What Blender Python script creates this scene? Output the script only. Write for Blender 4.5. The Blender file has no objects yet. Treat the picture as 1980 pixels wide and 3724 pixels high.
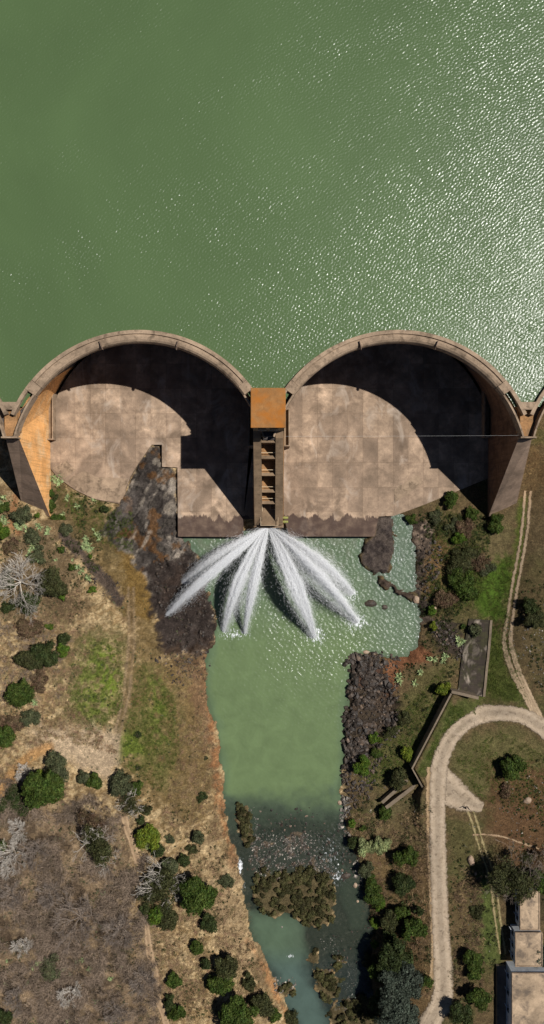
import bpy, math, random
import numpy as np
rng = np.random.default_rng(7)
random.seed(7)
C = bpy.context.scene.collection
R = math.radians
H = 180.0; S = 0.07; U0, V0 = 990.0, 1862.0
FS = 1980/1370.0                                    # overview units -> photo pixels
ZR = 25.7                                           # reservoir level
ZC = 26.5                                           # crest level

def P(u, v, z=0.0):
    k = S*(H-z)/H
    return ((u-U0)*k, -(v-V0)*k)
def F(pts): return [(a*FS, b*FS) for a, b in pts]
def FP(pts, z=0.0): return np.array([P(a*FS, b*FS, z) for a, b in pts])

# ------------------------------------------------------------------ noise
def _hash(ix, iy, seed):
    h = (ix.astype(np.int64)*374761393 + iy.astype(np.int64)*668265263 + seed*974711) & 0x7fffffff
    h = (h ^ (h >> 13))*1274126177 & 0x7fffffff
    h = h ^ (h >> 16)
    return (h & 0xffff)/65535.0
def vnoise(x, y, seed=0):
    ix = np.floor(x); iy = np.floor(y); fx = x-ix; fy = y-iy
    fx = fx*fx*(3-2*fx); fy = fy*fy*(3-2*fy)
    a = _hash(ix, iy, seed); b = _hash(ix+1, iy, seed); c = _hash(ix, iy+1, seed); d = _hash(ix+1, iy+1, seed)
    return (a*(1-fx)+b*fx)*(1-fy) + (c*(1-fx)+d*fx)*fy
def fbm(x, y, sc, oct=4, seed=0, rough=0.55):
    s = 0; a = 1; t = 0; x = np.asarray(x, float)/sc; y = np.asarray(y, float)/sc
    for o in range(oct):
        s = s + a*vnoise(x, y, seed+o*17); t += a; a *= rough; x = x*2.03+3.1; y = y*2.03+1.7
    return s/t
def sm(a, b, x):
    t = np.clip((x-a)/(b-a+1e-12), 0, 1); return t*t*(3-2*t)
def pdist(x, y, poly, closed=True):
    """distance to polyline and inside flag"""
    p = np.asarray(poly, float); n = len(p)
    d2 = np.full(x.shape, 1e18); ins = np.zeros(x.shape, bool)
    for i in range(n if closed else n-1):
        ax, ay = p[i]; bx, by = p[(i+1) % n]
        dx, dy = bx-ax, by-ay
        t = np.clip(((x-ax)*dx+(y-ay)*dy)/(dx*dx+dy*dy+1e-12), 0, 1)
        d2 = np.minimum(d2, (x-ax-t*dx)**2+(y-ay-t*dy)**2)
        if closed:
            c = ((ay > y) != (by > y)) & (x < (bx-ax)*(y-ay)/((by-ay) if by != ay else 1e-12)+ax)
            ins ^= c
    return np.sqrt(d2), ins
def sdist(x, y, poly):
    d, i = pdist(x, y, poly); return np.where(i, -d, d)

# ------------------------------------------------------------------ river outline (overview units)
RIVER = [(460,1351),(478,1385),(500,1412),(492,1440),(510,1470),(535,1530),(541,1582),(522,1640),(513,1700),(522,1760),(543,1830),(550,1900),
 (560,1960),(568,2030),(580,2100),(600,2170),(615,2240),(622,2300),(636,2350),(662,2400),(682,2440),(712,2500),(735,2560),(770,2640),(800,2760),
 (980,2760),(950,2640),(952,2560),(942,2500),(930,2420),(936,2380),(945,2330),(935,2290),(918,2220),(897,2170),(880,2100),(865,2040),(852,1990),
 (862,1940),(870,1880),(872,1800),(878,1730),(886,1680),(903,1652),(932,1642),(975,1655),(1030,1647),(1049,1625),(1058,1580),(1051,1522),
 (1045,1500),(1045,1380),(1034,1330),(1018,1296),(1000,1290),(985,1300),(990,1380),(975,1440),(948,1442),(918,1420),(914,1375),(925,1351),(925,1335),(470,1335)]
riverW = FP(RIVER, 0)
ISL_A = [(603,2025),(622,2030),(634,2070),(636,2110),(622,2135),(606,2110),(598,2060)]
ISL_B = [(645,2190),(690,2185),(720,2205),(745,2183),(800,2185),(835,2215),(846,2260),(838,2310),(805,2335),(765,2320),(735,2300),(715,2298),(690,2310),(655,2290),(640,2240)]
BAR   = [(640,2100),(690,2118),(740,2090),(770,2085),(790,2130),(840,2175),(848,2210),(800,2200),(740,2200),(640,2205),(622,2180),(618,2130)]
ISL_C = [(778,2395),(800,2390),(805,2420),(790,2436),(776,2420)]
ISL_D = [(795,2440),(830,2440),(858,2470),(850,2510),(820,2520),(795,2490)]
ISL_E = [(835,2408),(868,2405),(875,2430),(850,2440)]
ISL_F = [(828,2540),(870,2510),(930,2515),(965,2560),(1000,2640),(880,2640),(840,2590)]
ISL_G = [(700,2480),(735,2478),(742,2500),(715,2508)]
ARM   = [(955,1458),(975,1460),(1005,1480),(1046,1498),(1046,1512),(1005,1500),(975,1480),(952,1470)]
# plateau behind the retaining wall
WALL  = [(1136,1746),(1038,1934),(1064,1981)]
PLAT  = [(1136,1746),(1145,1742),(1215,1752),(1225,1640),(1250,1500),(1290,1330),(1320,1240),(1330,1100),(2400,1100),(2400,3300),(1000,3300),(985,2576),(1000,2300),(1005,2120),(1000,2060),(1064,1981),(1038,1934)]
platW = FP(PLAT, 6.5); wallW = FP(WALL, 6.5)
ROCKL = [(372,1125),(408,1120),(409,1170),(443,1178),(447,1340),(470,1360),(505,1420),(540,1540),(538,1620),(500,1650),(420,1640),(392,1560),(372,1470),(330,1400),(250,1345),(300,1265),(320,1225)]
ROCKR = [(1040,1315),(1075,1305),(1095,1335),(1080,1380),(1065,1430),(1060,1500),(1092,1520),(1085,1560),(1062,1570),(1052,1540),(1045,1500),(1044,1390),(1036,1345)]
ROCKC = [(948,1296),(988,1296),(992,1385),(975,1443),(945,1445),(915,1422),(910,1372),(946,1350)]
RUBBLE= [(900,1648),(925,1640),(965,1662),(968,1725),(1000,1770),(990,1815),(960,1850),(930,1900),(890,1935),(865,1930),(872,1800),(876,1725)]

CXL, CYL, RI, RO = -28.9, 9.2, 27.9, 30.3
PITCH = 56.4
AC = [CXL+PITCH*k for k in (-1, 0, 1, 2)]            # arch centres
BASEY = 10.0                                         # the barrel leans upstream going down

def height(x, y, fine=True):
    jx = x+(fbm(x, y, 2.6, 4, 301)-.5)*2.4; jy = y+(fbm(x, y, 2.6, 4, 302)-.5)*2.4
    d = sdist(np.where(y < -6.5, jx, x), np.where(y < -6.5, jy, y), riverW)
    j2x = x+(fbm(x, y, 1.6, 4, 303)-.5)*3.4; j2y = y+(fbm(x, y, 1.6, 4, 304)-.5)*3.4
    out = np.maximum(d, 0)
    z = 0.12 + 1.9*(1-np.exp(-out/3.0)) + np.minimum(out, 60)*0.055
    z = z + (fbm(x, y, 9, 4, 3)-.5)*1.1*np.minimum(1, out/4)
    w0 = sdist(x, y, platW); dwl = pdist(x, y, wallW, False)[0]; z = z+1.3*sm(9, 0, dwl)*np.where(w0 > 0, 1, 0); dw, _ = pdist(x, y, wallW, False)
    near = sm(0, 6, dw-np.abs(w0))
    W = 0.5+9*near
    pl = sm(0, 1, -w0/W)
    z = z*(1-pl) + (6.5+(fbm(x, y, 14, 3, 9)-.5)*0.6+0.02*np.maximum(-w0-8, 0))*pl
    # inside the arches the ground stays below the aprons
    zone = (np.abs(x+0.8) < 56) & (y > -2)
    rl = sdist(j2x, j2y, FP(ROCKL, 2)); rr = sdist(j2x, j2y, FP(ROCKR, 2)); rc = sdist(j2x, j2y, FP(ROCKC, 1))
    z = np.where(zone, np.minimum(z, 2.0+0.12*fbm(x, y, 2, 3, 4)), z)
    # river bed
    u = U0+x/S; v = V0-y/S
    depth = np.minimum(3.0, 0.15+0.35*np.maximum(-d, 0))
    shallow = sm(2040*FS, 2110*FS, v)*0.75 
    depth = depth*(1-shallow)+0.35*shallow
    z = np.where(d < 0, -depth+(fbm(x, y, 1.5, 3, 21)-.5)*.25, z)
    for isl, hh in ((ISL_A, .5), (ISL_B, .55), (ISL_C, .4), (ISL_D, .5), (ISL_E, .3), (ISL_F, .5), (ISL_G, .3)):
        s = sdist(j2x, j2y, FP(isl, 0)); k = sm(1.0, -.6, s); z = np.where(k > 0, np.maximum(z, z*(1-k)+hh*k), z)
    s = sdist(j2x, j2y, FP(BAR, 0)); k = sm(1.6, -.8, s)
    z = np.where(k > 0, z*(1-k)+(-0.04+(fbm(x, y, 1.3, 3, 5)-.5)*.55)*k, z)
    s = sdist(j2x, j2y, FP(ARM, .5)); k = sm(.5, -.4, s); z = z*(1-k)+np.maximum(z, .75+.3*fbm(x, y, 1, 3, 8))*k
    # rock masses: broken ledges
    def ledge(amp, seed, sc=3.2):
        n = fbm(x, y, sc, 5, seed, .62); q = np.floor(n*9)/9
        return (0.65*q+0.35*n-.5)*2*amp
    k = sm(.8, -.6, rl); lim = np.where(y > -5.5, 2.3, 1.1-0*y)
    z = z*(1-k)+(np.maximum(lim*sm(-.2, 2.2, -rl+1.0)*1.0, z*.6)+ledge(1.7, 31))*k
    k = sm(.7, -.4, rr); z = z*(1-k)+(z+ledge(1.2, 37))*k
    k = sm(.7, -.4, rc); z = z*(1-k)+(1.2+ledge(1.0, 41, 2.0))*k
    rb = sdist(x, y, FP(RUBBLE, 1)); k = sm(1, -1, rb); z = z*(1-k)+(np.minimum(z, 1.2)+ledge(.35, 43, 1.2))*k
    z = z + np.where(d > .5, (fbm(x, y, 1.1, 3, 11)-.5)*.28, 0)
    # abutments beyond the frame, and the drowned valley behind the dam
    a = sm(104, 140, np.abs(x+.8)); z = np.where(y < 40, z*(1-a)+(ZC+1.2)*a, z)
    b = sm(26, 42, y); z = z*(1-b*(1-a))-5*b*(1-a); z = np.where(y > 40, np.minimum(z, -5*(1-a)+(ZC+1)*a*sm(70, 40, y)-5*a*sm(40, 70, y)), z)
    e = sm(135, 330, -y); z = z+e*4*np.where(d > 0, sm(0, 40, d), 0)
    return z

# ------------------------------------------------------------------ terrain grid
def axis(lo, hi, st, outer):
    a = list(np.arange(lo, hi+1e-6, st)); g = st; x = hi
    pos = []
    while x < outer[1]: g *= 1.28; x += g; pos.append(x)
    g = st; x = lo; neg = []
    while x > outer[0]: g *= 1.28; x -= g; neg.append(x)
    return np.array(neg[::-1]+a+pos)
gx = axis(-74, 74, .3, (-620, 620)); gy = axis(-136, 22, .3, (-620, 320))
GX, GY = np.meshgrid(gx, gy)
GZ = height(GX, GY)
def gz(x, y):
    i = int(np.clip(np.searchsorted(gx, x)-1, 0, len(gx)-2)); j = int(np.clip(np.searchsorted(gy, y)-1, 0, len(gy)-2))
    fx = (x-gx[i])/(gx[i+1]-gx[i]); fy = (y-gy[j])/(gy[j+1]-gy[j])
    return float((GZ[j, i]*(1-fx)+GZ[j, i+1]*fx)*(1-fy)+(GZ[j+1, i]*(1-fx)+GZ[j+1, i+1]*fx)*fy)
def gzv(x, y):
    i = np.clip(np.searchsorted(gx, x)-1, 0, len(gx)-2); j = np.clip(np.searchsorted(gy, y)-1, 0, len(gy)-2)
    fx = (x-gx[i])/(gx[i+1]-gx[i]); fy = (y-gy[j])/(gy[j+1]-gy[j])
    return (GZ[j, i]*(1-fx)+GZ[j, i+1]*fx)*(1-fy)+(GZ[j+1, i]*(1-fx)+GZ[j+1, i+1]*fx)*fy
def G(u, v, dz=0.0):
    """a photo pixel to the point standing dz above the ground there"""
    z = 2.0
    for _ in range(6):
        x, y = P(u, v, z+dz); z = gz(x, y)
    return x, y, z

# ------------------------------------------------------------------ mesh helpers
class MB:
    def __init__(s): s.v = []; s.f = []; s.n = 0; s.var = []; s.col = []
    def add(s, verts, faces, var=0.5):
        verts = np.asarray(verts, float); s.v.append(verts)
        s.f.append([tuple(i+s.n for i in f) for f in faces]) if not isinstance(faces, np.ndarray) else s.f.append(faces+s.n)
        s.var.append(np.broadcast_to(np.asarray(var, float), (len(verts),)).copy()); s.n += len(verts)
    def box(s, x0, x1, y0, y1, z0, z1, var=.5):
        v = [(x0,y0,z0),(x1,y0,z0),(x1,y1,z0),(x0,y1,z0),(x0,y0,z1),(x1,y0,z1),(x1,y1,z1),(x0,y1,z1)]
        s.add(v, [(0,3,2,1),(4,5,6,7),(0,1,5,4),(1,2,6,5),(2,3,7,6),(3,0,4,7)], var)
    def prism(s, poly, z0, z1, var=.5):
        n = len(poly); a = sum(poly[i][0]*poly[(i+1)%n][1]-poly[(i+1)%n][0]*poly[i][1] for i in range(n))
        if a < 0: poly = list(poly)[::-1]
        zt = z1 if hasattr(z1, '__len__') else [z1]*n
        v = [(p[0],p[1],z0) for p in poly]+[(p[0],p[1],zz) for p, zz in zip(poly, zt)]
        s.add(v, [tuple(range(n))[::-1], tuple(range(n, 2*n))]+[(i,(i+1)%n,n+(i+1)%n,n+i) for i in range(n)], var)
    def tube(s, pts, rad, k=6, var=.5, cap=True):
        pts = np.asarray(pts, float); n = len(pts); rad = np.broadcast_to(rad, (n,))
        t = np.gradient(pts, axis=0); t /= np.linalg.norm(t, axis=1)[:, None]+1e-9
        ref = np.where(np.abs(t[:, 2:3]) > .9, np.array([[1., 0, 0]]), np.array([[0, 0, 1.]]))
        a = np.cross(t, ref); a /= np.linalg.norm(a, axis=1)[:, None]+1e-9; b = np.cross(t, a)
        an = np.arange(k)*2*math.pi/k
        ring = a[:, None, :]*np.cos(an)[None, :, None]+b[:, None, :]*np.sin(an)[None, :, None]
        v = (pts[:, None, :]+ring*rad[:, None, None]).reshape(-1, 3)
        f = [(i*k+j, i*k+(j+1) % k, (i+1)*k+(j+1) % k, (i+1)*k+j) for i in range(n-1) for j in range(k)]
        if cap: f += [tuple(range(k))[::-1], tuple((n-1)*k+j for j in range(k))]
        s.add(v, f, var)
    def build(s, name, mat=None, parent=None, smooth=False, col=None):
        me = bpy.data.meshes.new(name)
        V = np.concatenate(s.v) if s.v else np.zeros((0, 3))
        loops = []; starts = []; tot = []; k = 0
        for f in s.f:
            if isinstance(f, np.ndarray):
                m, w = f.shape; loops.append(f.reshape(-1)); starts.append(k+np.arange(m)*w); tot.append(np.full(m, w)); k += m*w
            else:
                for q in f: loops.append(np.array(q)); starts.append(np.array([k])); tot.append(np.array([len(q)])); k += len(q)
        L = np.concatenate(loops).astype(np.int32); ST = np.concatenate(starts).astype(np.int32); T = np.concatenate(tot).astype(np.int32)
        me.vertices.add(len(V)); me.vertices.foreach_set('co', V.reshape(-1).astype(np.float32))
        me.loops.add(len(L)); me.loops.foreach_set('vertex_index', L)
        me.polygons.add(len(ST)); me.polygons.foreach_set('loop_start', ST)
        try: me.polygons.foreach_set('loop_total', T)
        except Exception: pass
        me.polygons.foreach_set('use_smooth', np.full(len(ST), bool(smooth)))
        me.update(calc_edges=True)
        a = me.attributes.new('var', 'FLOAT', 'POINT'); a.data.foreach_set('value', np.concatenate(s.var).astype(np.float32))
        if mat: me.materials.append(mat)
        o = bpy.data.objects.new(name, me); C.objects.link(o)
        if parent: o.parent = parent
        return o
def recentre(o):
    """move the object's origin to the base of its mesh"""
    me = o.data; n = len(me.vertices); co = np.zeros(n*3, np.float32); me.vertices.foreach_get('co', co); co = co.reshape(-1, 3)
    c = np.array([(co[:,0].min()+co[:,0].max())/2, (co[:,1].min()+co[:,1].max())/2, co[:,2].min()], np.float32)
    me.vertices.foreach_set('co', (co-c).reshape(-1)); me.update(); o.location = [float(q) for q in c]
def tag(o, label, cat=None, group=None, kind=None):
    if label: o['label'] = label
    if cat: o['category'] = cat
    if group: o['group'] = group
    if kind: o['kind'] = kind
    return o
def thing(name, loc, label, cat, group=None):
    o = bpy.data.objects.new(name, None); C.objects.link(o); o.location = loc; o.empty_display_size = .5
    return tag(o, label, cat, group)
def child(mb, name, mat, root, smooth=False, label=None):
    """build a part given in world coordinates under a thing"""
    off = np.array(world_loc(root))
    mb.v = [v-off for v in mb.v]
    o = mb.build(name, mat, root, smooth)
    if label: o['label'] = label
    return o
def world_loc(o):
    l = np.array(o.location); p = o.parent
    while p: l = l+np.array(p.location); p = p.parent
    return l

# ------------------------------------------------------------------ materials
def nmat(name):
    m = bpy.data.materials.new(name); m.use_nodes = True
    nt = m.node_tree; b = nt.nodes['Principled BSDF']; return m, nt, b
def N(nt, t, **kw):
    n = nt.nodes.new(t)
    for k, v in kw.items():
        if k.startswith('i_'):
            key = k[2:]; key = int(key) if key.isdigit() else key.replace('_', ' ')
            n.inputs[key].default_value = v
        else: setattr(n, k, v)
    return n
def ramp(nt, src, stops, interp='LINEAR'):
    r = nt.nodes.new('ShaderNodeValToRGB'); r.color_ramp.interpolation = interp
    e = r.color_ramp.elements
    while len(e) < len(stops): e.new(.5)
    for q, (p, c) in zip(e, stops):
        q.position = p; q.color = (c[0], c[1], c[2], 1) if hasattr(c, '__len__') else (c, c, c, 1)
    nt.links.new(src, r.inputs[0]); return r.outputs[0]
def mix(nt, a, b, fac, mode='MIX'):
    m = nt.nodes.new('ShaderNodeMix'); m.data_type = 'RGBA'; m.blend_type = mode
    for s, q in ((a, 6), (b, 7), (fac, 0)):
        if hasattr(s, 'is_output'): nt.links.new(s, m.inputs[q])
        elif q == 0: m.inputs[0].default_value = s
        else: m.inputs[q].default_value = (s[0], s[1], s[2], 1)
    return m.outputs[2]
def math_(nt, op, a, b=None, c=None):
    m = nt.nodes.new('ShaderNodeMath'); m.operation = op
    for i, s in enumerate((a, b, c)):
        if s is None: continue
        if hasattr(s, 'is_output'): nt.links.new(s, m.inputs[i])
        else: m.inputs[i].default_value = s
    return m.outputs[0]
def pos(nt, scale=(1,1,1), rot=0):
    g = nt.nodes.new('ShaderNodeNewGeometry'); m = nt.nodes.new('ShaderNodeMapping')
    m.inputs['Scale'].default_value = scale; m.inputs['Rotation'].default_value = (0, 0, rot)
    nt.links.new(g.outputs['Position'], m.inputs[0]); return m.outputs[0]
def noise(nt, vec, sc, det=4, rough=.6, dist=0):
    n = N(nt, 'ShaderNodeTexNoise'); n.inputs['Scale'].default_value = sc; n.inputs['Detail'].default_value = det
    n.inputs['Roughness'].default_value = rough; n.inputs['Distortion'].default_value = dist
    nt.links.new(vec, n.inputs['Vector']); return n.outputs[0]
def attr(nt, name):
    a = nt.nodes.new('ShaderNodeAttribute'); a.attribute_name = name; return a
def bump(nt, b, h, dist=.1, st=1.0):
    n = nt.nodes.new('ShaderNodeBump'); n.inputs['Distance'].default_value = dist; n.inputs['Strength'].default_value = st
    nt.links.new(h, n.inputs['Height']); nt.links.new(n.outputs[0], b.inputs['Normal']); return n

def plain(name, col, rough=.8, var=.35, sc=3.0, bd=.03, metal=0, dirt=None, usevar=True):
    m, nt, b = nmat(name); p = pos(nt)
    n1 = noise(nt, p, sc, 5, .65)
    f = ramp(nt, n1, [(.25, 1-var), (.75, 1+var)])
    c = mix(nt, col, f, 1.0, 'MULTIPLY')
    if dirt: c = mix(nt, c, dirt, ramp(nt, noise(nt, p, .5, 5, .7), [(.5, 0), (.68, .8)]))
    if usevar:
        a = attr(nt, 'var'); c = mix(nt, c, ramp(nt, a.outputs['Fac'], [(0, .55), (1, 1.45)]), 1.0, 'MULTIPLY')
    nt.links.new(c, b.inputs['Base Color']); b.inputs['Roughness'].default_value = rough; b.inputs['Metallic'].default_value = metal
    b.inputs['Specular IOR Level'].default_value = .25
    if bd: bump(nt, b, n1, bd)
    return m
def foliage(name, col, trans=.36):
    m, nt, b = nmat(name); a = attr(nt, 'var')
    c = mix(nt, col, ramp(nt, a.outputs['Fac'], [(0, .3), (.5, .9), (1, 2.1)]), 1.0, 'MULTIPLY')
    hs = N(nt, 'ShaderNodeHueSaturation'); nt.links.new(c, hs.inputs['Color'])
    n = noise(nt, pos(nt), .9, 3); nt.links.new(ramp(nt, n, [(.3, .47), (.7, .525)]), hs.inputs['Hue'])
    nt.links.new(hs.outputs[0], b.inputs['Base Color']); b.inputs['Roughness'].default_value = .65; b.inputs['Specular IOR Level'].default_value = .2
    t = N(nt, 'ShaderNodeBsdfTranslucent'); nt.links.new(hs.outputs[0], t.inputs['Color'])
    mx = N(nt, 'ShaderNodeMixShader'); mx.inputs[0].default_value = trans
    nt.links.new(b.outputs[0], mx.inputs[1]); nt.links.new(t.outputs[0], mx.inputs[2])
    nt.links.new(mx.outputs[0], nt.nodes['Material Output'].inputs[0]); return m

def concrete(name, base, stain=None, streak=False, board=True, panels=None, blotch=(.62, 1.3), wetline=None):
    m, nt, b = nmat(name); p = pos(nt)
    big = noise(nt, p, .17, 6, .6, .3); mid = noise(nt, p, .8, 5, .7); fin = noise(nt, p, 7, 4, .7)
    c = mix(nt, base, ramp(nt, big, [(.3, blotch[0]), (.5, 1.0), (.7, blotch[1])]), 1.0, 'MULTIPLY')
    c = mix(nt, c, ramp(nt, mid, [(.25, .75), (.75, 1.2)]), 1.0, 'MULTIPLY')
    c = mix(nt, c, ramp(nt, fin, [(.25, .78), (.75, 1.2)]), 1.0, 'MULTIPLY')
    if stain:
        c = mix(nt, c, stain[0], ramp(nt, noise(nt, p, stain[1], 6, .65, .4), [(stain[2], 0), (stain[2]+.16, stain[3])]))
    if streak:
        s1 = noise(nt, pos(nt, (1.6, 1.6, .06)), 1.5, 5, .7)
        c = mix(nt, c, ramp(nt, s1, [(.3, .55), (.6, 1.12)]), .75, 'MULTIPLY')
    if board:
        w = noise(nt, pos(nt, (.15, .15, 5.5)), 1.0, 2, .5); c = mix(nt, c, ramp(nt, w, [(.35, .86), (.65, 1.08)]), .8, 'MULTIPLY')
    if panels:
        br = N(nt, 'ShaderNodeTexBrick'); br.offset = 0; br.squash = 1
        br.inputs['Scale'].default_value = 1; br.inputs['Brick Width'].default_value = panels[0]; br.inputs['Row Height'].default_value = panels[1]
        br.inputs['Mortar Size'].default_value = .06; br.inputs['Mortar Smooth'].default_value = .4; br.inputs['Bias'].default_value = 0
        br.inputs['Color1'].default_value = (.64, .63, .63, 1); br.inputs['Color2'].default_value = (1.3, 1.29, 1.27, 1); br.inputs['Mortar'].default_value = (.66, .62, .58, 1)
        nt.links.new(pos(nt), br.inputs['Vector'])
        c = mix(nt, c, br.outputs['Color'], math_(nt, 'MULTIPLY', ramp(nt, mid, [(.3, .35), (.65, 1)]), .9), 'MULTIPLY')
        c = mix(nt, c, (.50, .41, .33), ramp(nt, noise(nt, pos(nt, (1, .6, 1), .4), .22, 5, .6, .8), [(.56, 0), (.70, .55)]))
    if wetline is not None:
        g = N(nt, 'ShaderNodeNewGeometry'); sx = N(nt, 'ShaderNodeSeparateXYZ'); nt.links.new(g.outputs['Position'], sx.inputs[0])
        w = noise(nt, pos(nt, (1.0, .3, 1)), .5, 6, .62)
        t = math_(nt, 'ADD', sx.outputs['Y'], math_(nt, 'MULTIPLY', math_(nt, 'SUBTRACT', w, .5), 6.5))
        mask = ramp(nt, math_(nt, 'MULTIPLY_ADD', t, -.5, wetline*.5+.5), [(.36, 0), (.50, .85), (.62, 1)])
        sp = ramp(nt, noise(nt, p, .5, 4, .55), [(.38, .95), (.66, .72)])
        mask = math_(nt, 'MULTIPLY', mask, sp)
        c = mix(nt, c, (.065, .04, .032), mask)
    nt.links.new(c, b.inputs['Base Color']); b.inputs['Roughness'].default_value = .85; b.inputs['Specular IOR Level'].default_value = .25
    h = math_(nt, 'ADD', mid, math_(nt, 'MULTIPLY', fin, .3)); bump(nt, b, h, .05)
    return m

M_conc   = concrete('weathered_concrete', (.25, .175, .125), ((.09,.065,.05), .5, .55, .7))
M_crest  = concrete('crest_concrete', (.33, .236, .158), ((.10,.07,.045), .6, .5, .75), board=False)
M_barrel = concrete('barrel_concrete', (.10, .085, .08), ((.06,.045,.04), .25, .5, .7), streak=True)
M_apron  = concrete('apron_concrete', (.325, .231, .160), ((.155,.108,.073), .19, .50, .75), panels=(3.8, 6.2), board=False, wetline=-1.4, blotch=(.62, 1.75))
M_orange = concrete('orange_side_concrete', (.92, .47, .17), ((.85,.62,.36), .22, .5, .6), streak=True, board=False, blotch=(.8, 1.15))  # brighter orange for the east-facing sides of arches and buttresses
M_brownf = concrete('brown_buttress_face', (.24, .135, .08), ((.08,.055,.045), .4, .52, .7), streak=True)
M_roof   = concrete('orange_roof', (.28, .135, .045), ((.40,.13,.012), .16, .47, .75), board=False, blotch=(.75, 1.2))
M_stair  = concrete('pier_concrete', (.26, .175, .105), ((.10,.07,.045), .6, .55, .6))
M_ochre  = concrete('ochre_concrete', (.38, .20, .085), ((.2,.13,.07), .6, .5, .6), streak=True)
M_rail   = plain('painted_rail', (.62, .47, .30), .5, .15, 2, 0)
M_pale   = plain('pale_metal', (.6, .6, .58), .4, .15, 2, 0)
M_pipe   = plain('green_pipe', (.30, .30, .09), .5, .3, 3, .01)
M_dark   = plain('dark_opening', (.02, .02, .022), .6, .2, 2, 0)
M_white  = plain('white_wall', (.66, .68, .70), .8, .12, 1.2, .01, dirt=(.40, .40, .38))
M_hroof  = concrete('stained_flat_roof', (.40, .29, .19), ((.11,.085,.065), .4, .48, .85), board=False, blotch=(.5, 1.35))
M_glass  = plain('window_glass', (.05, .06, .07), .12, .2, 2, 0)
M_stone  = concrete('masonry_wall', (.19, .145, .10), ((.09,.07,.05), .8, .5, .7), board=False)

# rock
def rockmat(name, c0, c1, c2):
    m, nt, b = nmat(name); p = pos(nt); n1 = noise(nt, p, .9, 6, .7, .5); n2 = noise(nt, p, 5, 5, .7)
    c = ramp(nt, n1, [(.3, c0), (.5, c1), (.72, c2)]); c = mix(nt, c, ramp(nt, n2, [(.3, .55), (.7, 1.4)]), 1.0, 'MULTIPLY')
    a = attr(nt, 'var'); c = mix(nt, c, ramp(nt, a.outputs['Fac'], [(0, .4), (.7, 1.3), (1, 3.2)]), 1.0, 'MULTIPLY')
    nt.links.new(c, b.inputs['Base Color']); b.inputs['Roughness'].default_value = .6; bump(nt, b, n2, .08); return m
M_rock = rockmat('dark_basalt', (.018,.0125,.009), (.042,.029,.020), (.105,.069,.044))
M_rockp = rockmat('pale_river_stone', (.07,.062,.052), (.15,.128,.105), (.32,.28,.235))
M_rockr = rockmat('tan_boulder', (.18,.12,.08), (.30,.21,.14), (.40,.29,.2))

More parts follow.
